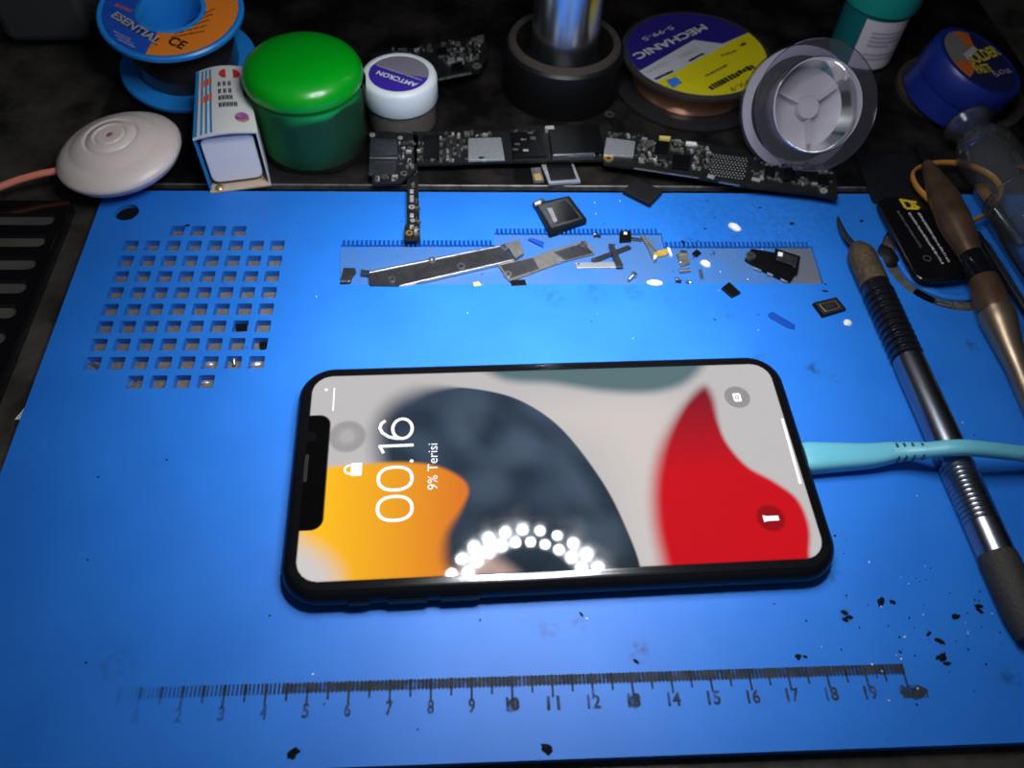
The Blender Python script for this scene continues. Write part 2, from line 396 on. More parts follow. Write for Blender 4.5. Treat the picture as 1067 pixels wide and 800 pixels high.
# three-step parts tray with a toothed back edge
def teeth(xa, xb, y, pitch=.00152, wd=.00085, dp=.0022):
    out = []; x = xa + .0006
    while x + wd < xb - .0003:
        out += [(x, y), (x, y + dp), (x + wd, y + dp), (x + wd, y)]; x += pitch
    return out
rec = [(-.0652, .0722)] + [(-.0665, .0904)] + teeth(-.0665, -.0138, .0904) + [(-.0138, .0904), (-.0138, .0962)] + teeth(-.0138, .0454, .0962) + [(.0454, .0962), (.0454, .0898)] + teeth(.0454, .0982, .0898) + [(.0982, .0898), (.0976, .0722)]
rec_cw = rec[::-1]
gc = Vector((.1442, .0820, 0))
ring_hole = circle(gc.x, gc.y, .0222, 64)
outer = rrect(MX1 - MX0, MY1 - MY0, .0035, 6, (MX0 + MX1) / 2, (MY0 + MY1) / 2)
mt = thing('repair_mat', 'large blue silicone work mat with square holes and a printed ruler', 'work mat', TR((0, 0, 0)))
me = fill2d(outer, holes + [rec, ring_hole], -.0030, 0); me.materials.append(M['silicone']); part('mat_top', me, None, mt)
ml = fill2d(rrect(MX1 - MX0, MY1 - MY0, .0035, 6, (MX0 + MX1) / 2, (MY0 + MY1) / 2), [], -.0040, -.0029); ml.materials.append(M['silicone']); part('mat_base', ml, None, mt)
f1 = MB(); f1.box((hx0 + 3.5 * px_, hy0 - 3.5 * py_, -.00275), (.0570, .0735, .0003)); part('hole_floor', f1, M['dustfloor'], mt, label='dusty grey floor seen through the square holes')
f2 = MB(); f2.prism([(-.0664, .0723), (-.0664, .0903), (-.0139, .0903), (-.0139, .0961), (.0453, .0961), (.0453, .0897), (.0870, .0897), (.0870, .0723)], -.0019, -.0009)
part('recess_floor', f2, M['recess'], mt)
f3 = MB(); f3.box((.0925, .0810, -.0014), (.0111, .0174, .0010)); part('recess_end', f3, M['recesstan'], mt, label='grey dirty end of the parts tray')
f4 = MB(); f4.lathe([(.0, -.0017), (.0222, -.0017)], 48, 0, Matrix.Translation(gc)); part('groove_floor', f4, M['groovefloor'], mt)
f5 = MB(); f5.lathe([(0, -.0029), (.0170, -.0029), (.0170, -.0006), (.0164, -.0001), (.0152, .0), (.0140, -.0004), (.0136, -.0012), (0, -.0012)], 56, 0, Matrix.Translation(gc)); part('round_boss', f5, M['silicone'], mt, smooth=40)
f6 = MB(); f6.lathe([(0, -.0018), (.0041, -.0018)], 28, 0, Matrix.Translation((rc.x, rc.y, 0))); part('corner_hole_floor', f6, M['grime'], mt)
# printed ruler, dark with grime
RY = -.0543
ru = MB()
cm = .00968
def rx(c): return -.1106 + c * cm
def ry(x): return RY + (x - .001) * .0008
for k in range(0, 201):
    x = rx(k / 10); L = .0052 if k % 10 == 0 else (.0041 if k % 5 == 0 else .0026)
    if k % 10 == 0 or k % 5 == 0:
        ru.box((x, ry(x) - L / 2, .00002), (.00052, L, .00004))
        ru.box((x, ry(x) - .0013, .000025), (.0009, .0026, .00004))
    else: ru.box((x, ry(x) - L / 2, .00002), (.00050, L, .00004))
x0, x1 = rx(4.4), rx(20); ru.add([(x0, ry(x0) - .0003, .00001), (x0, ry(x0) - .0023, .00001), (x1, ry(x1) - .0023, .00001), (x1, ry(x1), .00001)], [(0, 1, 2, 3)])
part('ruler_scale', ru, M['ruler'], mt)
bmn = bmesh.new()
for k in range(0, 21):
    s = '20cm' if k == 20 else str(k)
    wdt = .0016 * len(s) if k < 20 else .0064
    x = rx(k); 
    a = Vector((x - wdt / 2 + (.0012 if k == 20 else 0), -.0625, 0)); b = a + Vector((wdt, 0, 0))
    tm = text_between(s, a, b, Z, .0033, bold=.35, lift=.00003)
    bmn.from_mesh(tm); D.meshes.remove(tm)
    if k in (10, 13, 20):                             # grime caught in the print
        vs = [bmn.verts.new((x + (.0012 if k == 20 else 0) + math.cos(t) * wdt * .62 * random.uniform(.6, 1), -.0610 + math.sin(t) * .0020 * random.uniform(.6, 1), .00002)) for t in [2 * PI * i / 12 for i in range(12)]]
        bmn.faces.new(vs)
nm = D.meshes.new('numerals'); bmn.to_mesh(nm); bmn.free(); nm.materials.append(M['ruler']); part('ruler_numerals', nm, None, mt)

# ================================================================== PHONE
PH, PL, PW = .0077, .1436, .0709
ROT = .02571
pm = Matrix.Rotation(ROT, 4, 'Z')
pi_ = pm.inverted()
def ph(px, py, z=PH): return pi_ @ at(px, py, z)
p = thing('smartphone', 'black smartphone lying face up with a lit lock screen', 'phone', pm)
body = MB(); prof = []
for i in range(13):
    a = -PI / 2 + PI * i / 12
    prof.append((.0031 * (1 - math.cos(a)), PH / 2 + (PH / 2) * math.sin(a)))
NR = 16
loops = []
for ins, z in prof:
    loops.append([(x, y, z) for x, y in rrect(PL - 2 * ins, PW - 2 * ins, .0102 - ins * .8, NR)])
n = len(loops[0]); vs = [v for l in loops for v in l]; fs = []
for j in range(len(loops) - 1):
    for i in range(n): fs.append((j * n + i, j * n + (i + 1) % n, (j + 1) * n + (i + 1) % n, (j + 1) * n + i))
fs.append(tuple(range(n - 1, -1, -1))); fs.append(tuple((len(loops) - 1) * n + i for i in range(n)))
body.add(vs, fs); part('phone_frame', body, M['phoneband'], p, smooth=50)
g = MB(); r1 = rrect(PL - .0042, PW - .0042, .0086, NR); r2 = rrect(PL - .0058, PW - .0058, .0078, NR)
n = len(r1); g.add([(x, y, PH - .0009) for x, y in r1] + [(x, y, PH) for x, y in r1] + [(x, y, PH + .00018) for x, y in r2],
      [(i, (i + 1) % n, n + (i + 1) % n, n + i) for i in range(n)] + [(n + i, n + (i + 1) % n, 2 * n + (i + 1) % n, 2 * n + i) for i in range(n)] + [tuple(2 * n + i for i in range(n))])
part('front_glass', g, M['phoneblack'], p, smooth=60)

# the lit display: its picture is a colour per grid point, worked out from outlines in millimetres
SW, SH = .1351, .0624
NX, NY = 520, 244
xs = np.linspace(-SW / 2, SW / 2, NX + 1); ys = np.linspace(-SH / 2, SH / 2, NY + 1)
GX, GY = np.meshgrid(xs, ys); GX = GX.ravel() * 1000; GY = GY.ravel() * 1000
def smooth_poly(pts, k=10):
    P = np.array(pts, float); n = len(P); out = []
    for i in range(n):
        p0, p1, p2, p3 = P[i - 1], P[i], P[(i + 1) % n], P[(i + 2) % n]
        for j in range(k):
            t = j / k; out.append(.5 * (2 * p1 + (p2 - p0) * t + (2 * p0 - 5 * p1 + 4 * p2 - p3) * t * t + (3 * p1 - p0 - 3 * p2 + p3) * t ** 3))
    return np.array(out)
def sdf(poly):
    P = np.array(poly); d = np.full(GX.shape, 1e9); inside = np.zeros(GX.shape, bool)
    for i in range(len(P)):
        ax, ay = P[i]; bx, by = P[(i + 1) % len(P)]
        ex, ey = bx - ax, by - ay; L = ex * ex + ey * ey + 1e-12
        t = np.clip(((GX - ax) * ex + (GY - ay) * ey) / L, 0, 1)
        d = np.minimum(d, (GX - ax - t * ex) ** 2 + (GY - ay - t * ey) ** 2)
        c = (ay > GY) != (by > GY)
        with np.errstate(divide='ignore', invalid='ignore'): xi = (bx - ax) * (GY - ay) / (by - ay if by != ay else 1e-12) + ax
        inside ^= c & (GX < xi)
    d = np.sqrt(d); return np.where(inside, -d, d)
def pmm(pts): return [(ph(*q).x * 1000, ph(*q).y * 1000) for q in pts]
def cover(d, blur):
    t = np.clip(.5 - d / blur, 0, 1); return (t * t * (3 - 2 * t))[:, None]
def C3(r, g_, b): return np.array(rgb(r, g_, b))
def over(img, col, a): return img * (1 - a) + col * a
img = np.tile(C3(206, 202, 203), (len(GX), 1))
img = over(img, C3(222, 214, 210), cover(sdf(smooth_poly(pmm([(560, 430), (700, 420), (690, 560), (670, 590), (630, 470)]))), 20))
# grey green swoosh along the far edge
img = over(img, C3(96, 124, 130), cover(sdf(smooth_poly(pmm([(480, 360), (600, 380), (700, 366), (735, 372), (716, 398), (680, 409), (630, 408), (575, 400), (520, 394)]))), 4.5))
# dark slate disc, soft on the left, crisp on the right
dk = sdf(smooth_poly(pmm([(392, 470), (396, 435), (420, 413), (460, 404), (505, 407), (545, 419), (585, 447), (625, 498), (650, 545), (668, 597), (660, 640), (540, 660), (440, 630), (410, 540)])))
crisp = np.clip((GX - pmm([(430, 420)])[0][0]) / 14, 0, 1)
bl = 9 * (1 - crisp) + .6 * crisp
t_ = np.clip(.5 - dk / bl, 0, 1); dk_a = (t_ * t_ * (3 - 2 * t_))[:, None]
rs = np.random.RandomState(3)
mott = np.zeros(len(GX))
for _ in range(26):
    fx, fy, ph0 = rs.uniform(-.5, .5), rs.uniform(-.5, .5), rs.uniform(0, 6.28); mott += np.sin(GX * fx + GY * fy + ph0)
mott = np.clip(mott / 10 + .45, 0, 1)[:, None]
slate = C3(44, 58, 74) * (1 - mott) + C3(66, 82, 104) * mott
lowdark = np.clip((-GY - 6) / 24, 0, 1)[:, None]
slate = slate * (1 - lowdark) + C3(36, 50, 62) * lowdark
for pts in ([(470, 425), (505, 418), (500, 450), (478, 462)], [(520, 455), (548, 447), (560, 470), (535, 486), (518, 478)], [(585, 478), (612, 500), (622, 530), (600, 520)], [(480, 500), (520, 492), (528, 515), (495, 526)], [(600, 545), (640, 540), (650, 570), (625, 575)]):
    slate = over(slate, C3(92, 110, 132), cover(sdf(smooth_poly(pmm(pts))), 7) * .38)
img = over(img, slate, dk_a)
# pinkish grey gap between orange and disc at the near edge
img = over(img, C3(196, 168, 160), cover(sdf(smooth_poly(pmm([(470, 600), (500, 578), (530, 590), (545, 612), (500, 625), (460, 620)]))), 5))
# orange drop with a yellow left
og = sdf(smooth_poly(pmm([(318, 500), (340, 488), (375, 484), (420, 482), (455, 486), (480, 498), (488, 512), (480, 532), (466, 555), (463, 580), (468, 620), (400, 640), (310, 640), (300, 560)])))
u = np.clip((GX - pmm([(335, 540)])[0][0]) / (pmm([(480, 540)])[0][0] - pmm([(335, 540)])[0][0]), 0, 1)[:, None]
oc = C3(252, 190, 34) * (1 - u) + C3(222, 122, 40) * u
upl = np.clip((GX - 0 + 60) / 26, 0, 1)
img = over(img, oc * 1.17, cover(og, 1.6 + 3.5 * np.clip((-GY - 10) / 14, 0, 1) * upl))
img = over(img, C3(222, 216, 214), cover(sdf(smooth_poly(pmm([(296, 556), (318, 566), (340, 582), (352, 600), (350, 625), (296, 625)]))), 9))
# red drop
rd = sdf(smooth_poly(pmm([(734, 403), (743, 416), (748, 440), (757, 462), (778, 486), (806, 502), (830, 520), (842, 546), (843, 572), (836, 600), (770, 625), (706, 618), (686, 570), (680, 520), (685, 478), (700, 443), (718, 416)])))
v_ = np.clip((pmm([(735, 410)])[0][1] - GY) / 26, 0, 1)[:, None]
rcx = C3(140, 26, 42) * (1 - v_) + C3(214, 18, 32) * v_
leftness = np.clip((pmm([(735, 500)])[0][0] - GX) / 10, 0, 1)
img = over(img, rcx, cover(rd, 1.8 + 4.4 * leftness + 3 * np.clip((GY - 8) / 18, 0, 1)))
# widgets of the lock screen
def dot(px, py, r, col, a, soft=.4):
    q = pmm([(px, py)])[0]; d = np.hypot(GX - q[0], GY - q[1]) - r
    return over(img, col, cover(d, soft) * a)
img = dot(768, 414, 3.75, C3(150, 146, 148), .85)
img = dot(803, 540, 3.75, C3(140, 12, 24), .75, 1.)
img = dot(362, 455, 5.0, C3(158, 156, 157), .8, 1.2); img = dot(362, 455, 3.0, C3(182, 180, 180), .6, 1.4); img = dot(362, 455, 2.0, C3(196, 194, 194), .7, 1.)
# outline of the lit area with its rounded corners and the notch
def sd_rr(cx, cy, w, h, r):
    qx = np.abs(GX - cx) - w / 2 + r; qy = np.abs(GY - cy) - h / 2 + r
    return np.hypot(np.maximum(qx, 0), np.maximum(qy, 0)) + np.minimum(np.maximum(qx, qy), 0) - r
lit = cover(sd_rr(0, 0, SW * 1000 - .4, SH * 1000 - .4, 5.6), .3)
na, nb = pmm([(331, 433)])[0], pmm([(325, 553)])[0]
nd = pmm([(341, 490)])[0][0]
ncy = (na[1] + nb[1]) / 2; nh = na[1] - nb[1]; left = -SW * 500
notch = cover(sd_rr((left - 6 + nd) / 2, ncy, nd - left + 6, nh, 3.2), .3)
img = img * lit * (1 - notch)
gm = D.meshes.new('display')
vv = np.stack([GX / 1000, GY / 1000, np.full(GX.shape, PH + .00021)], 1)
idx = np.arange((NX + 1) * (NY + 1)).reshape(NY + 1, NX + 1)
q = np.stack([idx[:-1, :-1], idx[:-1, 1:], idx[1:, 1:], idx[1:, :-1]], -1).reshape(-1, 4)
q = q[(sd_rr(0, 0, SW * 1000, SH * 1000, 5.8)[q] < .05).all(1)]
gm.vertices.add(len(vv)); gm.vertices.foreach_set('co', vv.ravel()); gm.loops.add(q.size); gm.loops.foreach_set('vertex_index', q.ravel())
gm.polygons.add(len(q)); gm.polygons.foreach_set('loop_start', np.arange(0, q.size, 4)); gm.update(calc_edges=True); gm.validate()
ca = gm.color_attributes.new('picture', 'FLOAT_COLOR', 'POINT')
ca.data.foreach_set('color', np.concatenate([img, np.ones((len(img), 1))], 1).astype(np.float32).ravel())
sm = D.materials.new('display'); sm.use_nodes = True; nt = sm.node_tree; pb = nt.nodes['Principled BSDF']
at_n = nt.nodes.new('ShaderNodeAttribute'); at_n.attribute_name = 'picture'
nt.links.new(at_n.outputs['Color'], pb.inputs['Emission Color']); pb.inputs['Emission Strength'].default_value = .87
pb.inputs['Base Color'].default_value = (.002, .002, .002, 1); pb.inputs['IOR'].default_value = 1.5
tc = nt.nodes.new('ShaderNodeTexCoord'); sn = nt.nodes.new('ShaderNodeTexNoise'); sn.inputs['Scale'].default_value = 70; sn.inputs['Detail'].default_value = 4
nt.links.new(tc.outputs['Object'], sn.inputs['Vector']); mr = nt.nodes.new('ShaderNodeMapRange')
mr.inputs['From Min'].default_value = .40; mr.inputs['From Max'].default_value = .75; mr.inputs['To Min'].default_value = .025; mr.inputs['To Max'].default_value = .10
nt.links.new(sn.outputs['Fac'], mr.inputs['Value']); nt.links.new(mr.outputs[0], pb.inputs['Roughness'])
gm.materials.append(sm)
scr = part('display', gm, None, p)
def ui(name, me):
    me.materials.append(M['uiwhite']); me.transform(pi_); return part(name, me, None, scr)
UZ = PH + .00021
def uw(px, py): return at(px, py, UZ)
def ribbon(mb, P, w_, closed=False):
    m_ = len(P); vs = []
    for i in range(m_):
        d_ = (P[(i + 1) % m_] - P[i - 1]) if closed else (P[min(i + 1, m_ - 1)] - P[max(i - 1, 0)])
        n_ = Z.cross(d_).normalized() * w_ / 2; vs += [tuple(P[i] - n_), tuple(P[i] + n_)]
    mb.add(vs, [(2 * i, 2 * ((i + 1) % m_), 2 * ((i + 1) % m_) + 1, 2 * i + 1) for i in range(m_ if closed else m_ - 1)])
cA, cB = pi_ @ uw(431, 543), pi_ @ uw(431, 434.5)
cX = cB - cA; cL = cX.length; cX = cX / cL; cY = Z.cross(cX); cH = .0098; sw_ = .00092
def cpt(u_, v_): return cA + cX * (u_ * cL) + cY * (v_ * cH) + Z * .00005
dg = MB()
for u0, u1 in ((0, .245), (.275, .52)):
    ribbon(dg, [cpt((u0 + u1) / 2 + ((u1 - u0) / 2 - .015) * math.copysign(abs(math.cos(a)) ** .85, math.cos(a)), .5 + .455 * math.copysign(abs(math.sin(a)) ** .85, math.sin(a))) for a in [2 * PI * i / 40 for i in range(40)]], sw_, True)
dg.prism([tuple(cpt(.558 + .016 * math.cos(a), .055 + .055 * math.sin(a)))[:2] for a in [2 * PI * i / 14 for i in range(14)]], UZ + .00004, UZ + .00005)
ribbon(dg, [cpt(.715, 0), cpt(.715, .97)], sw_); ribbon(dg, [cpt(.718, .955), cpt(.69, .90), cpt(.645, .83)], sw_ * .9)
uc, ru_ = .885, .100
ribbon(dg, [cpt(uc + ru_ * math.cos(a), .315 + .275 * math.sin(a)) for a in [2 * PI * i / 36 for i in range(36)]], sw_, True)
ribbon(dg, [cpt(uc - ru_, .32), cpt(uc - ru_ * .97, .50), cpt(uc - ru_ * .78, .70), cpt(uc - ru_ * .35, .88), cpt(uc + ru_ * .15, .955), cpt(uc + ru_ * .6, .91), cpt(uc + ru_ * .88, .80)], sw_)
part('clock_digits', dg, M['uiwhite'], scr)
ui('charge_text', text_between('9% Terisi', uw(456, 510), uw(456, 462), Z, .0027))
def ui_poly(name, mb): 
    me = mb.mesh(name, M['uiwhite']); return part(name, me, None, scr)
def up(px, py): q = pi_ @ uw(px, py); return q
lk = MB(); c = up(369, 489)
lk.prism(rrect(.0030, .0040, .0004, 3, c.x + .0006, c.y), UZ + .00003, UZ + .00005)
lk2 = [(c.x - .0009 + .0016 * -math.sin(a), c.y + .0013 * math.cos(a), UZ + .00004) for a in [PI * i / 10 for i in range(11)]]
lk.sweep([(c.x - .0009, c.y + .0013, UZ + .00004)] + lk2[1:-1] + [(c.x - .0009, c.y - .0013, UZ + .00004)], .00032, 6); ui_poly('lock_icon', lk)
hb = MB(); a, b = up(815, 436), up(834, 504); hb.prism([(a.x - .0004, a.y), (b.x - .0004, b.y), (b.x + .0004, b.y), (a.x + .0004, a.y)], UZ + .00003, UZ + .00005); ui_poly('home_bar', hb)
sb = MB(); a, b = up(348.5, 404), up(347, 428); sb.prism([(a.x - .00022, a.y), (b.x - .00022, b.y), (b.x + .00022, b.y), (a.x + .00022, a.y)], UZ + .00003, UZ + .00005)
c = up(340, 406); sb.prism(circle(c.x, c.y, .0005, 10), UZ + .00003, UZ + .00005); ui_poly('status_marks', sb)
tl = MB(); c = up(803, 540)
tl.prism([(c.x - .0020, c.y + .0010), (c.x - .0020, c.y - .0010), (c.x - .0008, c.y - .0007), (c.x + .0022, c.y - .0007), (c.x + .0022, c.y + .0007), (c.x - .0008, c.y + .0007)], UZ + .00003, UZ + .00005); ui_poly('torch_icon', tl)
cmi = MB(); c = up(768, 414)
for a0 in range(20):
    t0, t1 = 2 * PI * a0 / 20, 2 * PI * (a0 + 1) / 20
    def qd(t, s): 
        k = max(abs(math.cos(t)), abs(math.sin(t))); return (c.x + math.cos(t) / k * .0012, c.y + math.sin(t) / k * .0015, UZ + .00004) if s else (c.x + math.cos(t) * .0006, c.y + math.sin(t) * .0006, UZ + .00004)
    cmi.add([qd(t0, 0), qd(t1, 0), qd(t1, 1), qd(t0, 1)], [(3, 2, 1, 0)])
cmi.lathe([(0, 0), (.00035, 0)], 12, 0, Matrix.Translation((c.x, c.y, UZ + .00004))); ui_poly('camera_icon', cmi)
sp = MB(); q = ph(319, 488); sp.prism(rrect(.0010, .0085, .0005, 4, q.x, q.y), PH + .00019, PH + .00026); part('earpiece_slit', sp, M['speaker'], p)
fc = MB(); q = ph(324, 455); fc.lathe([(0, PH + .00027), (.0016, PH + .00027)], 20, 0, Matrix.Translation((q.x, q.y, 0))); part('front_camera', fc, M['phoneblack'], p)
for k, (x, L) in enumerate(((-.040, .0098), (-.027, .0098))):
    vb = MB(); vb.box((x, -PW / 2 - .0001, PH / 2), (L, .0006, .0028)); part('volume_button', vb, M['phoneband'], p, bev=.0004)
ms = MB(); ms.box((-.052, -PW / 2 - .0001, PH / 2), (.0055, .0006, .0022)); part('mute_switch', ms, M['phoneband'], p, bev=.0003)

# ================================================================== MICROSCOPE STAND AND ITS RING LAMP
PX, PY = .0158, .1818
LC = Vector((.0042, .0268, .1946))
t = thing('microscope_stand', 'chrome pole in a thick black collar on a dark metal base plate', 'microscope stand', TR((PX, PY, 0)))
bp = MB(); bp.box((.03, .2145, -.002), (.386, .188, .0036)); part('base_plate', bp, M['plate'], t, world=True)
be = MB(); be.box((.03 - .035, .1207, -.0009), (.318, .0009, .0022)); part('plate_edge', be, M['platedge'], t, world=True, bev=.0003, label='bright worn front edge of the base plate')
cl = MB(); cl.lathe([(0, 0), (.0236, 0), (.0238, .001), (.0238, .0165), (.0234, .0185), (.0222, .0196)], 64); cl.lathe([(.0192, .0204), (.0180, .0198), (.0145, .0152), (0, .0150)], 64); part('collar', cl, M['blackplastic'], t, smooth=35)
cr_ = MB(); cr_.lathe([(.0224, .0196), (.0218, .0206), (.0194, .0210), (.0190, .0202)], 64); part('collar_rim', cr_, M['coaster'], t, smooth=35, label='dusty brown upper rim of the collar')
po = MB(); po.lathe([(0, .002), (.0131, .002), (.0131, .36), (0, .36)], 64); part('pole', po, M['chrome'], t, smooth=35)
am = MB(); av = Vector((LC.x - PX, LC.y - PY, 0)); ad = av.normalized()
am.sweep([ad * -.03 + Vector((0, 0, .325)), ad * .02 + Vector((0, 0, .325)), av + Vector((0, 0, .325))], [(.026, .016), (.02, .014), (.022, .016)], 20, power=3); part('arm', am, M['blackplastic'], t, smooth=40)
hd = MB(); hd.lathe([(0, .2085), (.020, .2085), (.026, .2125), (.026, .262), (.034, .282), (.034, .347), (0, .347)], 48, 0, Matrix.Translation(av)); part('microscope_head', hd, M['blackplastic'], t, smooth=35)
aim = Vector((-.004, .042, 0)) - LC
LROT = Vector((0, 0, -1)).rotation_difference(aim).to_matrix().to_4x4()
rl = thing('ring_lamp', 'white LED ring lamp fixed round the microscope head', 'lamp', Matrix.Translation(LC) @ LROT)
beam = D.lights.new('led_beam', 'AREA'); beam.shape = 'DISK'; beam.size = .0034; beam.energy = BEAM; beam.color = (.94, .97, 1.0); beam.spread = math.radians(SPREAD)
hs = MB(); hs.lathe([(.0300, .0), (.0300, .0150), (.0470, .0150), (.0485, .0135), (.0485, -.002), (.0475, -.002), (.0470, .0), (.0300, .0)], 72); part('housing', hs, M['blackplastic'], rl, smooth=35)
led = MB(); led.lathe([(0, -.0008), (.0020, -.0008), (.0025, -.0001)], 12)
hd_r = None
proto = None
for row, (rad, off) in enumerate(((.0405, 0), (.0335, .5))):
    for k in range(28):
        a = 2 * PI * (k + off) / 28
        if proto is None: l = proto = part('led', led, M['led'], rl)
        else:
            l = proto.copy(); COL.objects.link(l); l.parent = rl
        l.location = (rad * math.cos(a), rad * math.sin(a), 0)
        bo = D.objects.new('led_beam', beam); COL.objects.link(bo); bo.parent = rl; bo.location = (rad * math.cos(a), rad * math.sin(a), -.0011)

# ================================================================== BACK ROW
rnd = random.Random(11)
# --- solder spool
SZN = Vector((.0254, -.1402, .9898)).normalized()
STOP = Vector((-.13265, .18246, .03020)); SP = STOP - SZN * .0264
SPM = frame(SP, SZN, Vector((1, 0, 0)))
t = thing('solder_spool', 'blue plastic spool of solder wire with a blue and orange paper label', 'spool', SPM)
fl = lambda z, s: [(.0115, z), (.0258, z), (.0264, z + .0006), (.0264, z + .0019), (.0258, z + .0025), (.0115, z + .0025)]
lo = MB(); lo.lathe(fl(.0, 1), 72); part('lower_flange', lo, M['spoolblue'], t, smooth=40)
uf = MB(); uf.lathe([(.0110, .0224), (.0258, .0239), (.0264, .0245), (.0264, .0258), (.0258, .0264), (.0252, .0264), (.0247, .0260), (.0125, .0260), (.0118, .0264), (.0112, .0264), (.0106, .0254), (.0100, .008), (.0, .0078)], 72); part('upper_flange', uf, M['spoolblue'], t, smooth=40)
wr = MB(); wr.lathe([(.0110, .0026), (.0195, .0026)] + [(.0195 + (.00022 if i % 2 else 0), .0027 + i * .00056) for i in range(36)] + [(.0110, .0230)], 64); part('solder_winding', wr, M['solderwire'], t, smooth=60)
lz = .02605
lab = MB(); a_s = math.radians(-102); a_e = math.radians(62)
disc(.0244, lz, 60, a_e, a_s + 2 * PI, .0128, 0, lab); part('blue_label', lab, M['labelblue'], t, label='blue part of the paper label')
lab = MB(); disc(.0244, lz, 48, a_s, a_e, .0128, 0, lab)
ol = part('orange_label', lab, M['labelorange'], t, label='orange part of the paper label')
W = lambda px, py: on_plane(px, py, SP + SZN * lz, SZN)
def words_on(parent, name, s, pa, pb, plane, mat_, h, n=Z, bold=0.):
    me = text_between(s, plane(*pa), plane(*pb), n, h, bold); me.materials.append(M[mat_]); return part(name, me, None, parent, world=True)
words_on(t, 'brand_lettering', 'ESENTIAL', (115, 17), (162, 46), W, 'mechgrey', .0034, SZN, .25)
me = text_between('ESENTIAL', W(116, 18.5), W(163, 47.5), SZN, .0034, .25, lift=.00003); me.materials.append(M['ceblack']); part('brand_lettering_shade', me, None, t, world=True)
words_on(t, 'ce_mark', 'CE', (173, 45), (189, 52), W, 'ceblack', .0044, SZN, .3)
pr = MB()
for i in range(5): scribble(pr, W(178 + i * 4.5, 40 - i * 4), W(214 + i * 3, 33 - i * 6), SZN, .0009, rnd)
part('small_print', pr, M['ceblack'], ol, world=True)
pr = MB()
for i in range(3): scribble(pr, W(118 + i * 2, 33 + i * 4), W(136 + i * 2, 42 + i * 4), SZN, .0007, rnd)
part('pale_print', pr, M['mechgrey'], t, world=True)
pr = MB(); scribble(pr, W(119, 6), W(136, 13), SZN, .0016, rnd); part('red_print', pr, M['orangered'], t, world=True)

b = MB(); b.box((-.139, .1965, .0020), (.050, .020, .0040))
for i in range(4): b.box((-.1655, .189 + i * .005, .0018), (.003, .003, .0036))
solo('ridged_block', b, M['coaster'], TR((0, 0, 0)), 'dark brown ridged block propping up the back of the solder spool', 'block', bev=.0004)
# --- little carton, open end towards us
fb, fr_ = Vector((-.1144, .1164, 0)), Vector((-.0937, .1206, 0))
cx = (fr_ - fb).normalized(); back = Vector((-.125, .171, 0)) - Vector((-.1146, .1228, 0))
CW, CH, CL, CT = (fr_ - fb).length, .0222, .0380, .0006
oL, oR = .0019, -.0019                              # the far end is a little narrower
cy = Vector((-cx.y, cx.x, 0))
t = thing('solder_carton', 'small white carton with blue stripes standing open end forward', 'carton', Matrix((cx, cy, Z)).transposed().to_4x4() if False else frame(fb, Z, cx))
sk = .10                                            # the sides run back a little askew
def cbow(y): return .0014
shell = MB()
def panel(mb, quad, nrm, mi=0):
    q = [Vector(v) for v in quad]; n_ = Vector(nrm) * CT
    vs = [tuple(v) for v in q] + [tuple(v + n_) for v in q]
    mb.add(vs, [(3, 2, 1, 0), (4, 5, 6, 7), (0, 1, 5, 4), (1, 2, 6, 5), (2, 3, 7, 6), (3, 0, 4, 7)], mi)
ox = -sk * CL; bw = CW * .97
lip = .0010
panel(shell, [(0, -lip, .0002), (CW, -lip, .0002), (CW + oR, CL, .0002), (oL, CL, .0002)], (0, 0, 1)); part('bottom_panel', shell, M['card'], t, label='tan inside of the carton bottom')
for nm_, x_, inn, mk, ox in (('side_panel', 0, 1, 'cartonblue', oL), ('side_panel', CW, -1, 'cartonwhite', oR)):
    s_ = MB(); panel(s_, [(x_, 0, .0002), (x_ + ox, CL, .0002), (x_ + ox, CL, CH), (x_, 0, CH)], (inn, 0, 0)); part(nm_, s_, M[mk], t)
rp = MB(); panel(rp, [(oL, CL - CT, .0002), (CW + oR, CL - CT, .0002), (CW + oR, CL - CT, CH), (oL, CL - CT, CH)], (0, 1, 0)); part('rear_panel', rp, M['cartonwhite'], t)
top = MB(); NB = 12
def tp(u_, v_, dz=0): return (u_ * CW + (oL * (1 - u_) + oR * u_) * v_, v_ * CL + (0.0 - .0006 * math.sin(u_ * PI) if v_ == 0 else 0), CH + .0016 * math.sin(PI * u_) + dz)
for i in range(NB):
    u0, u1 = i / NB, (i + 1) / NB
    top.add([tp(u0, 0), tp(u1, 0), tp(u1, 1), tp(u0, 1), tp(u0, 0, CT), tp(u1, 0, CT), tp(u1, 1, CT), tp(u0, 1, CT)],
            [(3, 2, 1, 0), (4, 5, 6, 7), (0, 1, 5, 4), (2, 3, 7, 6)])
tpp = part('top_panel', top, M['cartonwhite'], t, smooth=30)
st = MB()
def sq(mb, u0, v0, u1, v1, lift=.00008, seg=3, mi=0):
    for i in range(seg):
        a, b = u0 + (u1 - u0) * i / seg, u0 + (u1 - u0) * (i + 1) / seg
        mb.add([tp(a, v0, CT + lift), tp(b, v0, CT + lift), tp(b, v1, CT + lift), tp(a, v1, CT + lift)], [(0, 1, 2, 3)], mi)
sq(st, .0, .02, .07, .99); 
for u_ in (.12, .20, .28): sq(st, u_, .02, u_ + .038, .97)
part('blue_stripes', st, M['cartonblue'], tpp)
rp_ = MB()
for v0 in (.46, .70):
    for i in range(4):
        u0 = .12 + i * .055; sq(rp_, u0, v0 + i * .012, u0 + .042, v0 + .10 + i * .012, .00015, 1)
part('red_lettering', rp_, M['orangered'], tpp)
rl_ = MB()
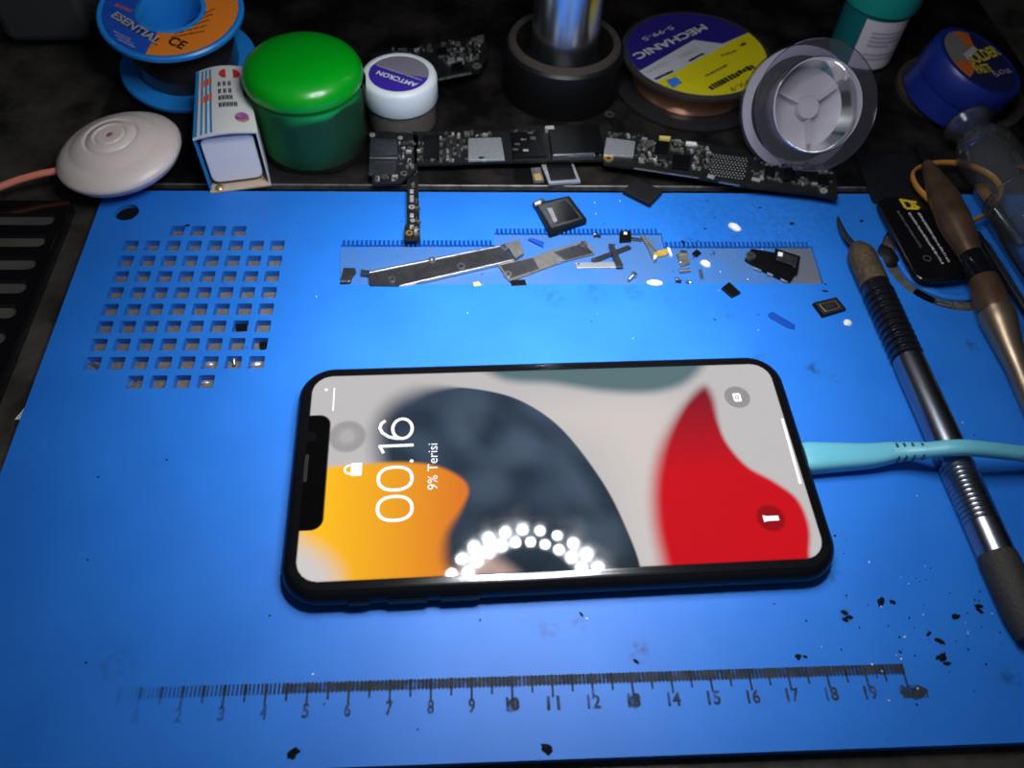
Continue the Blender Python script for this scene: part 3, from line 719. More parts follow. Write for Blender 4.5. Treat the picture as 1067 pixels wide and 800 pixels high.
for c0, sgn in ((.60, -1), (.74, 1)):
    pts = [(c0, .80), (c0, .94)]
    arc = [(c0 + sgn * .135 * math.sin(PI * i / 8), .87 + .07 * math.cos(PI * i / 8)) for i in range(1, 8)]
    poly = [(c0, .94)] + arc + [(c0, .80)]
    rl_.add([tp(u_, v_, CT + .0001) for u_, v_ in poly], [tuple(range(len(poly)))])
part('red_emblem', rl_, M['red'], tpp)
bl_ = MB()
for r_, (v0, n_) in enumerate(((.67, 3), (.56, 3), (.46, 4), (.355, 5))):
    for i in range(n_):
        u0 = .44 + i * .062 * (1.5 if n_ == 3 else 1.05); sq(bl_, u0, v0, u0 + .022, v0 + .075, .0001, 1); sq(bl_, u0 + .034, v0, u0 + .052, v0 + .075, .0001, 1)
        sq(bl_, u0 + .010, v0 + .028, u0 + .045, v0 + .046, .0001, 1)
part('black_lettering', bl_, M['ceblack'], tpp)
gb = MB(); poly = [(.80 + .115 * math.cos(a), .20 + .075 * math.sin(a)) for a in [2 * PI * i / 20 for i in range(20)]]
gb.add([tp(u_, v_, CT + .0001) for u_, v_ in poly], [tuple(range(20))]); part('globe_emblem', gb, M['globe'], tpp)
sg = MB(); sgp = rrect(CW - .0036, CH - .0034, .0026, 5, CW / 2 - .0002, CH / 2 + .0008)
sg.add([(x, .0016, z) for x, z in sgp] + [(x * .82 + CW * .09, CL * .92, z) for x, z in sgp], [tuple(range(len(sgp))), tuple(range(2 * len(sgp) - 1, len(sgp) - 1, -1))] + [(i, (i + 1) % len(sgp), len(sgp) + (i + 1) % len(sgp), len(sgp) + i) for i in range(len(sgp))])
solo('white_sponge', sg, M['sponge'], WM[t.name], 'white sponge block packed inside the open carton', 'sponge', bev=.0004)
ym = MB(); ym.lathe([(0, 0), (.0014, 0), (.0015, .0002), (.0012, .0006), (0, .0008)], 14, 0, Matrix.Translation((.0032, .0006, .0009)))
solo('yellow_lump', ym, M['gold'], WM[t.name], 'tiny yellow resin lump at the carton opening', 'resin lump', smooth=50)

# --- milky puck with its cord
PK = Vector((-.1452, .1278, .0006))
t = thing('silicone_puck', 'milky translucent round silicone puck with stepped rings on top', 'puck', TR(PK) @ Matrix.Rotation(-.10, 4, 'Y'))
pk = MB(); pk.lathe([(0, 0), (.0120, .0003), (.0165, .0018), (.0200, .0044), (.0217, .0070), (.0219, .0078), (.0214, .0088), (.0190, .0105), (.0166, .0117), (.0158, .0119), (.0150, .0124), (.0130, .0135), (.0108, .0143), (.0098, .0145), (.0092, .0140), (.0087, .0140), (.0080, .0149), (.0060, .0153), (.0055, .0148), (.0051, .0148), (.0045, .0154), (.0014, .0154), (.0010, .0147), (0, .0147)], 72)
part('puck_body', pk, M['puck'], t, smooth=45)
ht = MB(); ht.lathe([(0, .0148), (.0012, .0148), (.0010, .0154), (0, .0155)], 14); part('red_centre', ht, M['puckred'], t, smooth=50)
cp = [at(-60, 222, .002), at(-20, 203, .003), at(0, 194.5, .004), at(22, 186.5, .0045), at(45, 180.5, .005), at(66, 177, .0052)]
cd_ = MB(); cd_.sweep(cp, .0013, 10); cdo = solo('salmon_cord', cd_, M['cord'], Matrix.Identity(4), 'salmon pink braided cord running from the milky puck', 'cord', smooth=60)

# --- green jar
GJ = Vector((-.0802, .1454, 0))
t = thing('green_jar', 'green plastic jar with a bright green domed lid', 'jar', TR(GJ))
b = MB(); b.lathe([(0, 0), (.0165, 0), (.0186, .0012), (.0193, .004), (.0193, .0282), (0, .0282)], 64); part('jar_body', b, M['greenbody'], t, smooth=40)
l = MB(); l.lathe([(.0190, .0262), (.0204, .0264), (.0209, .0276), (.0209, .0290), (.0206, .0304), (.0196, .0322), (.0178, .0337), (.0148, .0349), (.0105, .0358), (.0055, .0362), (0, .0363)], 64); part('domed_lid', l, M['greenlid'], t, smooth=50)
fm = MB(); pr_ = []
for i in range(49):
    pass
fm.lathe([(.0199, .0004), (.0203, .006), (.0204, .015), (.0209, .023), (.0211, .0262)], 40)
fmm = fm.mesh('plastic_wrap', M['film'], 60)
for v in fmm.vertices:
    a = math.atan2(v.co.y, v.co.x); k = 1 + .018 * math.sin(a * 5 + v.co.z * 300) + .012 * math.sin(a * 11 + 1 - v.co.z * 500); v.co.x *= k; v.co.y *= k
part('plastic_wrap', fmm, None, t)

# --- white lidded jar
WJ = Vector((-.0479, .1580, 0))
t = thing('flux_jar', 'small jar with a white screw lid and a violet round label', 'jar', TR(WJ))
b = MB(); b.lathe([(0, 0), (.0118, 0), (.0130, .001), (.0132, .003), (.0132, .0110), (0, .0110)], 48); part('jar_body', b, M['jarclear'], t, smooth=40)
b = MB(); b.lathe([(0, .0008), (.0115, .0008), (.0121, .002), (.0121, .0075), (0, .0075)], 40); part('flux_fill', b, M['flux'], t, smooth=40)
LZ = .0210
l = MB(); l.lathe([(.0128, .0108), (.0138, .0108), (.0141, .0113), (.0141, .0192), (.0136, .0204), (.0126, LZ), (.0115, LZ), (.0113, LZ - .0003), (0, LZ - .0003)], 64); ld = part('screw_lid', l, M['whitelid'], t, smooth=40)
W = lambda px, py: at(px, py, LZ)
da = heading(W(385, 76), W(446, 92))
lb = MB(); disc(.0111, LZ - .00025, 40, da + PI - .15, da + 2 * PI + .15, 0, 0, lb); part('violet_label', lb, M['purple'], ld)
lb = MB(); disc(.0111, LZ - .00027, 48, 0, 2 * PI, 0, 0, lb); part('silver_label', lb, M['silverlabel'], ld)
words_on(ld, 'label_lettering', 'AMTCRON', (436, 87), (395, 73.5), W, 'white', .0026, Z, .2)
pr = MB(); scribble(pr, W(440, 83), W(393, 67.5), Z, .0008, rnd); part('small_print', pr, M['mechgrey'], ld, world=True)

# --- violet and yellow wire spool
MS = Vector((.0700, .1836, 0))
t = thing('jumper_wire_spool', 'clear spool of thin copper wire with a violet and yellow label', 'spool', TR(MS))
lo = MB(); lo.lathe([(.010, 0), (.0310, 0), (.0317, .0004), (.0317, .0014), (.0310, .0018), (.010, .0018)], 72); part('lower_flange', lo, M['spoolclear'], t, smooth=40)
uf = MB(); uf.lathe([(.010, .0128), (.0298, .0128), (.0305, .0132), (.0305, .0144), (.0298, .0148), (.0288, .0148), (.0288, .0145), (.0, .0145)], 72); part('upper_flange', uf, M['smoke'], t, smooth=40)
wd = MB(); wd.lathe([(.010, .0019)] + [(.0238 + (.0002 if i % 2 else 0), .0020 + i * .00036) for i in range(30)] + [(.010, .0127)], 64); part('copper_winding', wd, M['copper'], t, smooth=60)
lz = .0150
W = lambda px, py: at(px, py, lz)
LR = .0283
lcen = Vector((MS.x, MS.y, lz))
A1, B1 = W(661, 76), W(765, 26)           # violet above this line, pale stripe under it
A2, B2 = W(678, 89), W(775, 36)           # yellow below this line
def chord_angles(A, B):
    d_ = (B - A).normalized(); rel = A - lcen; bq = rel.dot(d_); cq = rel.dot(rel) - LR * LR
    s_ = math.sqrt(max(0, bq * bq - cq)); p0 = rel + d_ * (-bq - s_); p1 = rel + d_ * (-bq + s_)
    return math.atan2(p0.y, p0.x), math.atan2(p1.y, p1.x)
def segpoly(a0, a1, n=40):
    while a1 < a0: a1 += 2 * PI
    return [(LR * math.cos(a0 + (a1 - a0) * i / n), LR * math.sin(a0 + (a1 - a0) * i / n)) for i in range(n + 1)]
lb = MB(); lb.add([(x, y, lz - .0003) for x, y in circle(0, 0, LR, 72)], [tuple(range(72))]); part('pale_label', lb, M['mechgrey'], t)
a0, a1 = chord_angles(A1, B1)
poly = segpoly(a1, a0 + (2 * PI if a0 < a1 else 0))
# notch: pale wedge stops short of the far side
mid = W(723, 41) - lcen; far_ = W(753, 45) - lcen
i_end = chord_angles(A2, B2)[1]
poly = segpoly(i_end, a0)
poly = poly + [(mid.x, mid.y), (far_.x, far_.y)]
lb = MB(); lb.add([(x, y, lz - .0002) for x, y in poly], [tuple(range(len(poly)))]); part('violet_label', lb, M['mechpurple'], t)
b0, b1 = chord_angles(A2, B2); poly = segpoly(b0, b1)
lb = MB(); lb.add([(x, y, lz - .0001) for x, y in poly], [tuple(range(len(poly)))]); yl = part('yellow_label', lb, M['mechyellow'], t)
words_on(t, 'brand_lettering', 'MECHANIC', (731, 25), (658, 57), W, 'mechgrey', .0042, Z, .3)
words_on(t, 'brand_signs', 'S-99-5', (699, 27), (668, 40), W, 'mechgrey', .0024)
words_on(t, 'length_print', '200M', (724, 49), (705, 58), W, 'labelprint', .0026)
words_on(t, 'size_print', '0.01MM', (692, 64), (672, 74), W, 'labelprint', .0020)
bp_ = MB()
for pa, pb in (((700, 73), (681, 82)), ((732, 55), (716, 63))): scribble(bp_, W(*pa), W(*pb), Z, .0012, rnd, .5, 1.1, gap=.1)
part('black_print', bp_, M['ceblack'], t, world=True)
b_ = MB(); q0, q1, q2, q3 = W(694, 84), W(704, 80), W(711, 86), W(701, 92); b_.add([tuple(q + Z * .0001) for q in (q0, q3, q2, q1)], [(0, 1, 2, 3)]); part('blue_patch', b_, M['mechblue'], yl, world=True)
bp_ = MB(); scribble(bp_, W(782, 67), W(735, 91), Z, .0028, rnd, .4, .8, gap=.18); scribble(bp_, W(775, 44), W(768, 48), Z, .0016, rnd, .4, .8, gap=.18); part('bold_print', bp_, M['ceblack'], yl, world=True)
bp_ = MB(); scribble(bp_, W(756, 67), W(733, 79), Z, .0014, rnd); scribble(bp_, W(766, 52), W(749, 58), Z, .0012, rnd); part('brown_print', bp_, M['bronze'], yl, world=True)
words_on(yl, 'code_print', 'PX-9', (777, 83), (759, 92), W, 'bronze', .0026)

# --- leaning clear spool
SN = Vector((.05, -.75, .65)).normalized(); SO = at(852, 110, .0290)
Fm = frame(SO, SN, Vector((1, .1, .1))) @ Matrix.Scale(.955, 4)
t = thing('clear_spool', 'empty clear plastic spool tipped on edge beside the yellow label', 'spool', Fm)
ff = MB(); ff.lathe([(.0170, .0), (.0231, .0), (.0235, -.0004), (.0235, -.0012), (.0231, -.0016), (.0170, -.0016)], 72); part('front_flange', ff, M['spoolclear'], t, smooth=40)
cu_ = MB(); cu_.lathe([(.0172, .0004), (.0168, .0010), (.0164, .0006), (.0158, -.002), (.0145, -.010), (.0, -.0108)], 64); cup = part('cup', cu_, M['frost'], t, smooth=45)
wb_ = MB(); wb_.lathe([(.0, -.0070), (.0040, -.0070), (.0044, -.0078), (.0044, -.0106)], 24); part('hub', wb_, M['frost'], cup, smooth=40)
for k in range(3):
    w_ = MB(); w_.box((.0088, 0, -.0086), (.0090, .0009, .0038), T=Matrix.Rotation(.5 + k * 2 * PI / 3, 4, 'Z')); part('web', w_, M['frost'], cup)
brl = MB(); brl.lathe([(.0168, -.0016), (.0166, -.0150)], 64); part('barrel', brl, M['spoolclear'], t, smooth=40)
th = MB(); th.lathe([(.0195, -.0142), (.0230, -.0142), (.0230, -.0148), (.0195, -.0148)], 64); part('hazy_ring', th, M['flangehaze'], t, smooth=40)  # whitish haze ring added for the rear flange; the spool holds no winding
rf = MB(); rf.lathe([(.0100, -.0150), (.0231, -.0150), (.0235, -.0154), (.0235, -.0162), (.0231, -.0166), (.0100, -.0166)], 72); part('rear_flange', rf, M['spoolclear'], t, smooth=40)

# --- teal bottle
TB = Vector((.1484, .2051, 0)); 
t = thing('teal_bottle', 'teal plastic bottle with a whitish printed label', 'bottle', TR(TB))
b = MB(); b.lathe([(0, 0), (.0115, 0), (.0130, .0015), (.0134, .004), (.0134, .0280), (.0, .0280)], 64); part('bottle_body', b, M['tealdark'], t, smooth=40)
c_ = MB(); c_.lathe([(.0130, .0258), (.0150, .0262), (.0154, .0276), (.0154, .051), (.0140, .054), (0, .054)], 64); part('cap', c_, M['teal'], t, smooth=40)
la = MB(); la0, la1 = math.radians(-128), math.radians(-38)
la.lathe([(.01352, .0030), (.01352, .0240)], 32, 0, None, la0, la1); lp = part('paper_label', la, M['labelwhite'], t, smooth=40)
lpn = MB()
for zz, hh in ((.0190, .0010), (.0172, .0012), (.0154, .0012), (.0136, .0012), (.0096, .0010), (.0077, .0010)):
    lpn.lathe([(.01358, zz - hh / 2), (.01358, zz + hh / 2)], 20, 0, None, la0 + .30, la1 - (.25 if zz != .0136 else .6))
part('label_print', lpn, M['labelprint'], lp)

# --- navy tin on its dusty ring
co_ = at(1010, 104, 0); 
cs = MB(); cs.lathe([(.0215, 0), (.0262, 0), (.0262, .0022), (.0250, .0030), (.0228, .0026), (.0215, .0012)], 64); solo('dusty_ring', cs, M['coaster'], TR(Vector((.1850, .1790, 0))), 'brown dusty ring lying under the navy tin', 'ring', smooth=40)
TN = Vector((.26, -.10, .95)).normalized(); TO = at(1022, 63, .0225); tx = Vector((1, 0, 0))
Tm = frame(TO - TN * .0205, TN, tx)
t = thing('paste_tin', 'small navy blue tin tilted on a dusty ring with yellow lettering', 'tin', Tm)
b = MB(); b.lathe([(0, 0), (.0180, 0), (.0186, .0006), (.0186, .0092), (.0180, .0096), (0, .0096)], 64); part('tin_body', b, M['navy'], t, smooth=40)
b = MB(); b.lathe([(.0180, .0094), (.0193, .0094), (.0196, .0100), (.0196, .0188), (.0188, .0202), (.0174, .0205), (.0168, .0202), (0, .0202)], 64); part('tin_lid', b, M['navy'], t, smooth=40)
W = lambda px, py: on_plane(px, py, TO - TN * .0002, TN)
lb = MB(); disc(.0166, .02025, 56, mb=lb); lab_ = part('round_label', lb, M['navylabel'], t)
def loc_(px, py): q = WM[t.name].inverted() @ W(px, py); return q
aL = math.atan2(loc_(989, 46).y, loc_(989, 46).x)
lb = MB(); disc(.0165, .02030, 30, aL - 1.25, aL + 1.25, .0060, 0, lb); part('orange_crescent', lb, M['orangelabel'], lab_)
lb = MB(); disc(.0165, .02034, 30, aL - .70, aL + .70, .0050, 0, lb); part('grey_crescent', lb, M['greylabel'], lab_)
words_on(lab_, 'yellow_lettering', 'SOLDER', (1014, 68), (1044, 57), W, 'yellowprint', .0056, TN, .35)
words_on(lab_, 'yellow_lettering', 'PASTE', (1020, 77), (1036, 75), W, 'yellowprint', .0046, TN, .35)
words_on(lab_, 'weight_print', '50g', (1039, 82), (1055, 75), W, 'labelprint', .0030, TN)
b_ = MB(); b_.add([tuple(W(*q) + TN * .00012) for q in ((1003, 57), (1009, 61), (1019, 52), (1014, 48))], [(0, 1, 2, 3)]); part('pale_patch', b_, M['mechgrey'], lab_, world=True)

# --- glass vial and beaker-like tube behind the brown tool
VA, VB = at(1008, 130, .0125), at(1078, 232, .0118)
vx = (VB - VA).normalized(); VL = (VB - VA).length
Vm = frame(VA, vx, Z)
t = thing('glass_vial', 'clear glass vial lying on its side with a flared lip', 'vial', Vm)
g_ = MB(); g_.lathe([(.0066, .0002), (.0080, .0), (.0086, .0006), (.0084, .0014), (.0068, .0026), (.0064, .0050), (.0068, .0075), (.0096, .0120), (.0104, .0150), (.0105, VL), (.0090, VL + .001), (0, VL + .001)], 48); part('vial_body', g_, M['glass'], t, smooth=50)
g_ = MB(); g_.sweep([(.0082 * math.cos(a), .0082 * math.sin(a), .0006) for a in [2 * PI * i / 40 for i in range(40)]], .0007, 8, closed=True, up=Z); part('lip', g_, M['glassedge'], t, smooth=60)
g_ = MB(); g_.lathe([(.0108, .0400), (.0118, .0402), (.0122, .0410), (.0122, VL + .03), (.0108, VL + .03)], 48); part('outer_sleeve', g_, M['glassedge'], t, smooth=40)

# --- dark casings in the shadows
b = MB(); e0, e1 = at(9, 46, .0005), at(100, 46, .0005); b.box((0, .022, .0260), ((e1 - e0).length, .044, .051)); solo('grey_casing', b, M['greybox'], TR((e0 + e1) / 2, heading(e0, e1)), 'dull grey casing in the shadow behind the solder spool', 'casing', bev=.003)
b = MB(); b.box((.235, .315, .030), (.16, .03, .060)); solo('dark_casing', b, M['greybox'], TR((0, 0, 0)), 'dull dark casing in the shadow behind the navy tin', 'casing', bev=.003)

# ================================================================== CIRCUIT BOARDS
def centroid(P): 
    c = Vector((0, 0, 0))
    for p in P: c += p
    return c / len(P)
def round_poly(P, r, n=5):
    out = []; m = len(P)
    for i in range(m):
        a, b, c = Vector(P[i - 1][:2]), Vector(P[i][:2]), Vector(P[(i + 1) % m][:2])
        d0 = (a - b).normalized(); d1 = (c - b).normalized(); p0, p1 = b + d0 * r, b + d1 * r
        for k in range(n + 1):
            t = k / n; q = p0 * (1 - t) ** 2 + b * 2 * t * (1 - t) + p1 * t * t; out.append((q.x, q.y))
    return out
class Board:
    def __init__(s, name, label, cat, outline, z, th, mt_=None, group=None, mats='pcb', rnd_=0.):
        s.z = z; W_ = [at(px, py, z) for px, py in outline]; s.c = centroid(W_); s.c.z = 0
        s.t = thing(name, label, cat, TR(s.c), group)
        poly = [((w - s.c).x, (w - s.c).y) for w in W_]
        if rnd_: poly = round_poly(poly, rnd_, 4)
        b = MB(); b.prism(poly, z - th, z); s.base = part('board', b, M[mats], s.t, bev=.00008)
    def q(s, pts, h=0): return [((at(px, py, s.z + h) - s.c).x, (at(px, py, s.z + h) - s.c).y) for px, py in pts]
    def block(s, name, pts, h, mk, bev=.00012, label=None, parent=None):
        b = MB(); b.prism(s.q(pts, h), s.z, s.z + h); return part(name, b, M[mk], parent or s.t, bev=bev, label=label)
    def ring(s, name, px, py, r0, r1, mk, h=.0003):
        c = at(px, py, s.z) - s.c; b = MB(); b.lathe([(r0, s.z), (r0, s.z + h), (r1, s.z + h), (r1, s.z)], 24, 0, Matrix.Translation((c.x, c.y, 0))); return part(name, b, M[mk], s.t, smooth=40)
    def bits(s, zones, rnd, name='small_components'):
        b = MB()
        for (x0, y0, x1, y1, sl, n_) in zones:
            for _ in range(n_):
                u_, v_ = rnd.random(), rnd.random(); px = x0 + (x1 - x0) * u_; py = y0 + (y1 - y0) * v_ + sl * (px - x0)
                c = at(px, py, s.z) - s.c; w_, d_, h_ = rnd.choice(((.0012, .0006, .0006), (.0006, .0012, .0006), (.0020, .0010, .0009), (.0006, .0004, .0004), (.0010, .0022, .0007)))
                b.box((c.x, c.y, s.z + h_ / 2), (w_, d_, h_), rnd.choice((0, 0, .08)), rnd.choice((0, 0, 0, 1, 0)))
        o_ = part(name, b, [M['comp'], M['solder']], s.t); o_['kind'] = 'stuff'; return o_
def R4(x0, y0, x1, y1, sk=0., sl=0.): return [(x0, y0), (x1, y0 + sl), (x1 + sk, y1 + sl), (x0 + sk, y1)]

rb = random.Random(5)
B = Board('logic_board', 'long dark logic board in front of the chrome pole with one silvery chip', 'circuit board', [(430, 137), (530, 136), (560, 130), (637, 131), (640, 166), (530, 168), (432, 171)], .0045, .0012, None)
B.block('silver_chip', [(488, 144), (522, 143), (526, 166), (488, 167)], .0009, 'shield', label='silvery blue chip')
B.block('square_chip', [(532, 138), (562, 136), (570, 162), (534, 164)], .0008, 'chip')
B.block('square_chip', [(441, 140), (458, 140), (458, 164), (441, 165)], .0010, 'chip')
B.block('black_module', [(571, 131), (624, 130), (630, 158), (575, 160)], .0016, 'chip')
eb = B.block('bright_edge', [(576, 160.5), (619, 158.5), (619, 160), (576, 162)], .0017, 'steel', label='bright metal edge strip')
for px, py in ((467, 148), (474, 146), (481, 149), (463, 160), (470, 158), (478, 157)): B.block('inductor', R4(px - 2.5, py - 5, px + 2, py + 4), .0011, 'steeldark')
B.block('connector', [(568, 131), (577, 130.5), (578, 134), (568, 134.5)], .0018, 'solder', label='whitish metal tab')
B.bits([(436, 139, 486, 165, 0, 60), (486, 139, 526, 142, 0, 10), (436, 166, 528, 168, 0, 22), (536, 136, 560, 160, 0, 26), (600, 160, 636, 163, 0, 6)], rb)

B = Board('broken_board', 'small broken circuit board with two grey shields beside the green jar', 'circuit board', [(386, 137), (418, 136), (436, 141), (434, 176), (418, 190), (388, 191)], .0045, .0010)
B.block('grey_shield', [(386, 144), (414, 145), (414, 162), (385, 162)], .0010, 'steeldark', label='upper grey shield')
B.block('bright_edge', [(385, 163), (414, 163.5), (414, 165.5), (385, 165)], .0011, 'steel')
B.block('grey_shield', [(385, 167), (413, 167), (412, 182), (384, 181)], .0010, 'shield' if False else 'steeldark', label='lower grey shield')
B.ring('screw_hole', 421, 181, .0007, .0013, 'comp'); B.ring('screw_hole', 388, 141, .0004, .0010, 'solder'); B.ring('screw_hole', 417, 144, .0004, .0009, 'solder')
B.bits([(416, 146, 432, 176, 0, 26), (392, 184, 414, 189, 0, 12)], rb)

B = Board('shielded_board', 'tilted dark logic board with a grey shield and chips beside the clear spool', 'circuit board',
          [(633, 137), (690, 140), (752, 152), (812, 163), (871, 176), (873, 206), (845, 201), (782, 194), (730, 185), (660, 174), (629, 170)], .0052, .0013)
B.block('grey_shield', [(632, 143), (662, 147), (660, 163), (629, 161)], .0010, 'shield', label='light grey metal shield')
B.ring('gold_ring', 634, 165.5, .0008, .0019, 'gold', .0005)
for q4 in ([(684, 146), (697, 147), (696, 159), (682, 158)], [(702, 160), (720, 162), (718, 176), (700, 174)], [(797, 173), (808, 174), (808, 184), (796, 183)], [(818, 175), (829, 177), (829, 188), (817, 187)], [(853, 184), (864, 185), (864, 193), (852, 192)]):
    B.block('square_chip', q4, .0010, 'chip')
B.block('cap_chip', [(687, 141), (699, 142), (698, 145.5), (687, 144)], .0012, 'yellowscrap', label='yellowish capacitor')
B.block('cap_chip', [(715, 147), (726, 148), (726, 150.5), (715, 149.5)], .0012, 'white', label='whitish capacitor')
dg_ = MB()
for r_ in range(9):
    for c_ in range(11):
        px = 743 + c_ * 3.4 - r_ * .5 + (1.7 if r_ % 2 else 0); py = 161 + r_ * 2.6 + c_ * .45
        c = at(px, py, B.z) - B.c; dg_.lathe([(.00033, B.z), (.00028, B.z + .00016), (0, B.z + .0002)], 6, 0, Matrix.Translation((c.x, c.y, 0)))
part('ball_grid', dg_, M['solder'], B.t, smooth=50)
B.block('bright_edge', [(661, 174), (728, 184), (728, 185.4), (661, 175.6)], .0004, 'steel'); B.block('bright_edge', [(749, 188), (771, 192), (771, 193.6), (749, 189.8)], .0004, 'steel')
B.block('solder_pad', [(784, 184), (793, 186), (792, 189), (783, 187)], .0005, 'solder'); B.block('solder_pad', [(738, 181), (745, 183), (744, 186), (737, 184)], .0005, 'solder')
B.ring('screw_hole', 858, 199, .0004, .0014, 'solder', .0004)
B.bits([(664, 145, 684, 168, 0.1, 40), (698, 146, 740, 158, .16, 46), (670, 163, 700, 170, .15, 22), (722, 162, 740, 178, .12, 26), (784, 162, 866, 170, .15, 60), (784, 178, 866, 186, .15, 50), (633, 139, 670, 143, .05, 14)], rb)

B = Board('scrap_board', 'dusty scrap circuit board lying behind the white lidded jar', 'circuit board', [(384, 56), (455, 46), (492, 38), (505, 36), (509, 55), (500, 73), (456, 81), (400, 84)], .0075, .0016)
B.block('metal_tab', [(497, 37), (504, 36), (504, 42), (497, 43)], .0012, 'tansteel')
B.block('white_block', [(467, 60), (474, 60), (473, 65), (466, 65)], .0013, 'shield')
B.block('square_chip', [(470, 66), (482, 64), (484, 72), (471, 74)], .0010, 'chip'); B.block('square_chip', [(456, 50), (466, 48), (466, 56), (456, 58)], .0010, 'chip')
B.block('worn_edge', [(456, 81.5), (491, 74.5), (491, 77), (456, 84)], .0002, 'comp'); B.ring('screw_hole', 497, 69, .0008, .0020, 'comp')
B.bits([(458, 46, 500, 70, -.15, 70), (400, 52, 450, 60, -.1, 20)], rb)

B = Board('board_strip', 'narrow black board strip hanging from the metal plate over the mat', 'circuit board', [(424, 146), (434, 146), (436, 200), (438, 250), (421, 250), (421.5, 236), (424, 232)], .0030, .0008)
B.ring('gold_ring', 426.5, 243, .0006, .0013, 'gold'); B.ring('solder_ring', 429, 216, .0005, .0011, 'solder'); B.ring('solder_ring', 430, 230, .0003, .0008, 'solder')
for y0, y1 in ((197, 201), (203, 210), (222, 226), (234, 238)): B.block('solder_pad', R4(427, y0, 431, y1), .0003, 'solder')
B.bits([(424, 150, 434, 195, 0, 22), (432, 200, 436, 246, 0, 14)], rb)

B = Board('camera_chip', 'small square black chip with a silver border lying on the metal plate', 'chip', [(564, 171), (597, 169), (605, 189), (572, 191)], .0022, .0012, mats='shield')
B.block('black_window', [(569, 171), (595, 169.5), (601, 186), (574, 188)], .0003, 'chip')
B = Board('tiny_connector', 'tiny grey connector left of the silver bordered chip', 'connector', [(553, 175), (563, 174), (567, 188), (556, 189)], .0014, .0012, mats='comp')
B.block('gold_pins', [(556, 181), (563, 180), (565, 187), (558, 188)], .0002, 'gold')
qa = [at(*q, .0022) for q in ((649, 198), (662.6, 186), (691.5, 198), (678, 212.5))]; c = centroid(qa); c.z = 0
b = MB(); b.prism([((w - c).x, (w - c).y) for w in qa], .0002, .0022); solo('rubber_pad', b, M['sleeve'], TR(c), 'matt black square pad across the front edge of the metal plate', 'pad', bev=.0003)
b = MB(); b.lathe([(.0010, 0), (.0010, .0005), (.0019, .0005), (.0019, 0)], 24); solo('dull_washer', b, M['coaster'], TR(at(635, 120.5, 0) + Z * .0003), 'small dull washer between the pole collar and the wire spool', 'washer', smooth=40)

# ================================================================== TOOLS AT RIGHT
def axis_tool(name, label, cat, A, Bp, group=None):
    x = (Bp - A).normalized(); m = Matrix((x, Z.cross(x).normalized(), x.cross(Z.cross(x)).normalized())).transposed().to_4x4(); m.translation = A
    return thing(name, label, cat, m, group), x
XAX = Matrix.Rotation(PI / 2, 4, 'Y')                # lathe axis -> +x
PZ = .0048
A = at(893, 256, PZ); Bq = at(1072, 652, PZ)
t, x = axis_tool('scraper_pen', 'long dark metal scraper pen with a ribbed grip lying under the teal cable', 'scraper', A, Bq)
S = lambda px, py: (at(px, py, PZ) - A).dot(x)
s1, s2, s3, s4, s5, s6, s7 = S(912, 297), S(952, 374), S(987, 455), S(1000, 484), S(1030, 545), S(1046, 577), S(1078, 665)
b = MB(); b.lathe([(0, -.0005), (.0022, -.0004), (.0030, .001), (.0044, .0035), (.0047, .006), (.0047, s1), (.0040, s1)], 36, 0, XAX); part('brass_ferrule', b, M['brass'], t, smooth=40)
prf = [(.0044, s1)]; nr = 11
for i in range(nr):
    a = s1 + .003 + (s2 - s1 - .003) * i / nr; L = (s2 - s1 - .003) / nr
    prf += [(.0046, a), (.0049, a + L * .3), (.0049, a + L * .6), (.0041, a + L * .75), (.0041, a + L * .95)]
prf += [(.0046, s2)]
b = MB(); b.lathe(prf, 36, 0, XAX); part('ribbed_grip', b, M['gunmetal'], t, smooth=35)
b = MB(); b.lathe([(.0046, s2), (.0047, s2 + .002), (.0047, s3), (.0045, s4)], 36, 0, XAX); part('shaft', b, M['gunshine'], t, smooth=40)
prf = [(.0046, s4)]; nr = 13
for i in range(nr):
    a = s4 + (s5 - s4) * i / nr; L = (s5 - s4) / nr; prf += [(.0047, a), (.0048, a + L * .5), (.0044, a + L * .7), (.0044, a + L * .95)]
prf += [(.0047, s5), (.0047, s6)]
b = MB(); b.lathe(prf, 36, 0, XAX); part('grooved_shaft', b, M['gunshine'], t, smooth=35)
b = MB(); b.lathe([(.0047, s6), (.0050, s6 + .001), (.0050, s7 - .006), (.0040, s7), (0, s7 + .001)], 36, 0, XAX); part('knurled_end', b, M['knurl'], t, smooth=40)
b = MB(); P = [at(873, 226, .0016), at(876, 236, .0022), at(882, 247, .0034), at(894, 259, .0046)]
b.sweep(P, [(.0004, .0003), (.0012, .00035), (.0014, .0004), (.0016, .0005)], 8, up=Z); part('thin_blade', b, M['blade'], t, world=True, smooth=50)

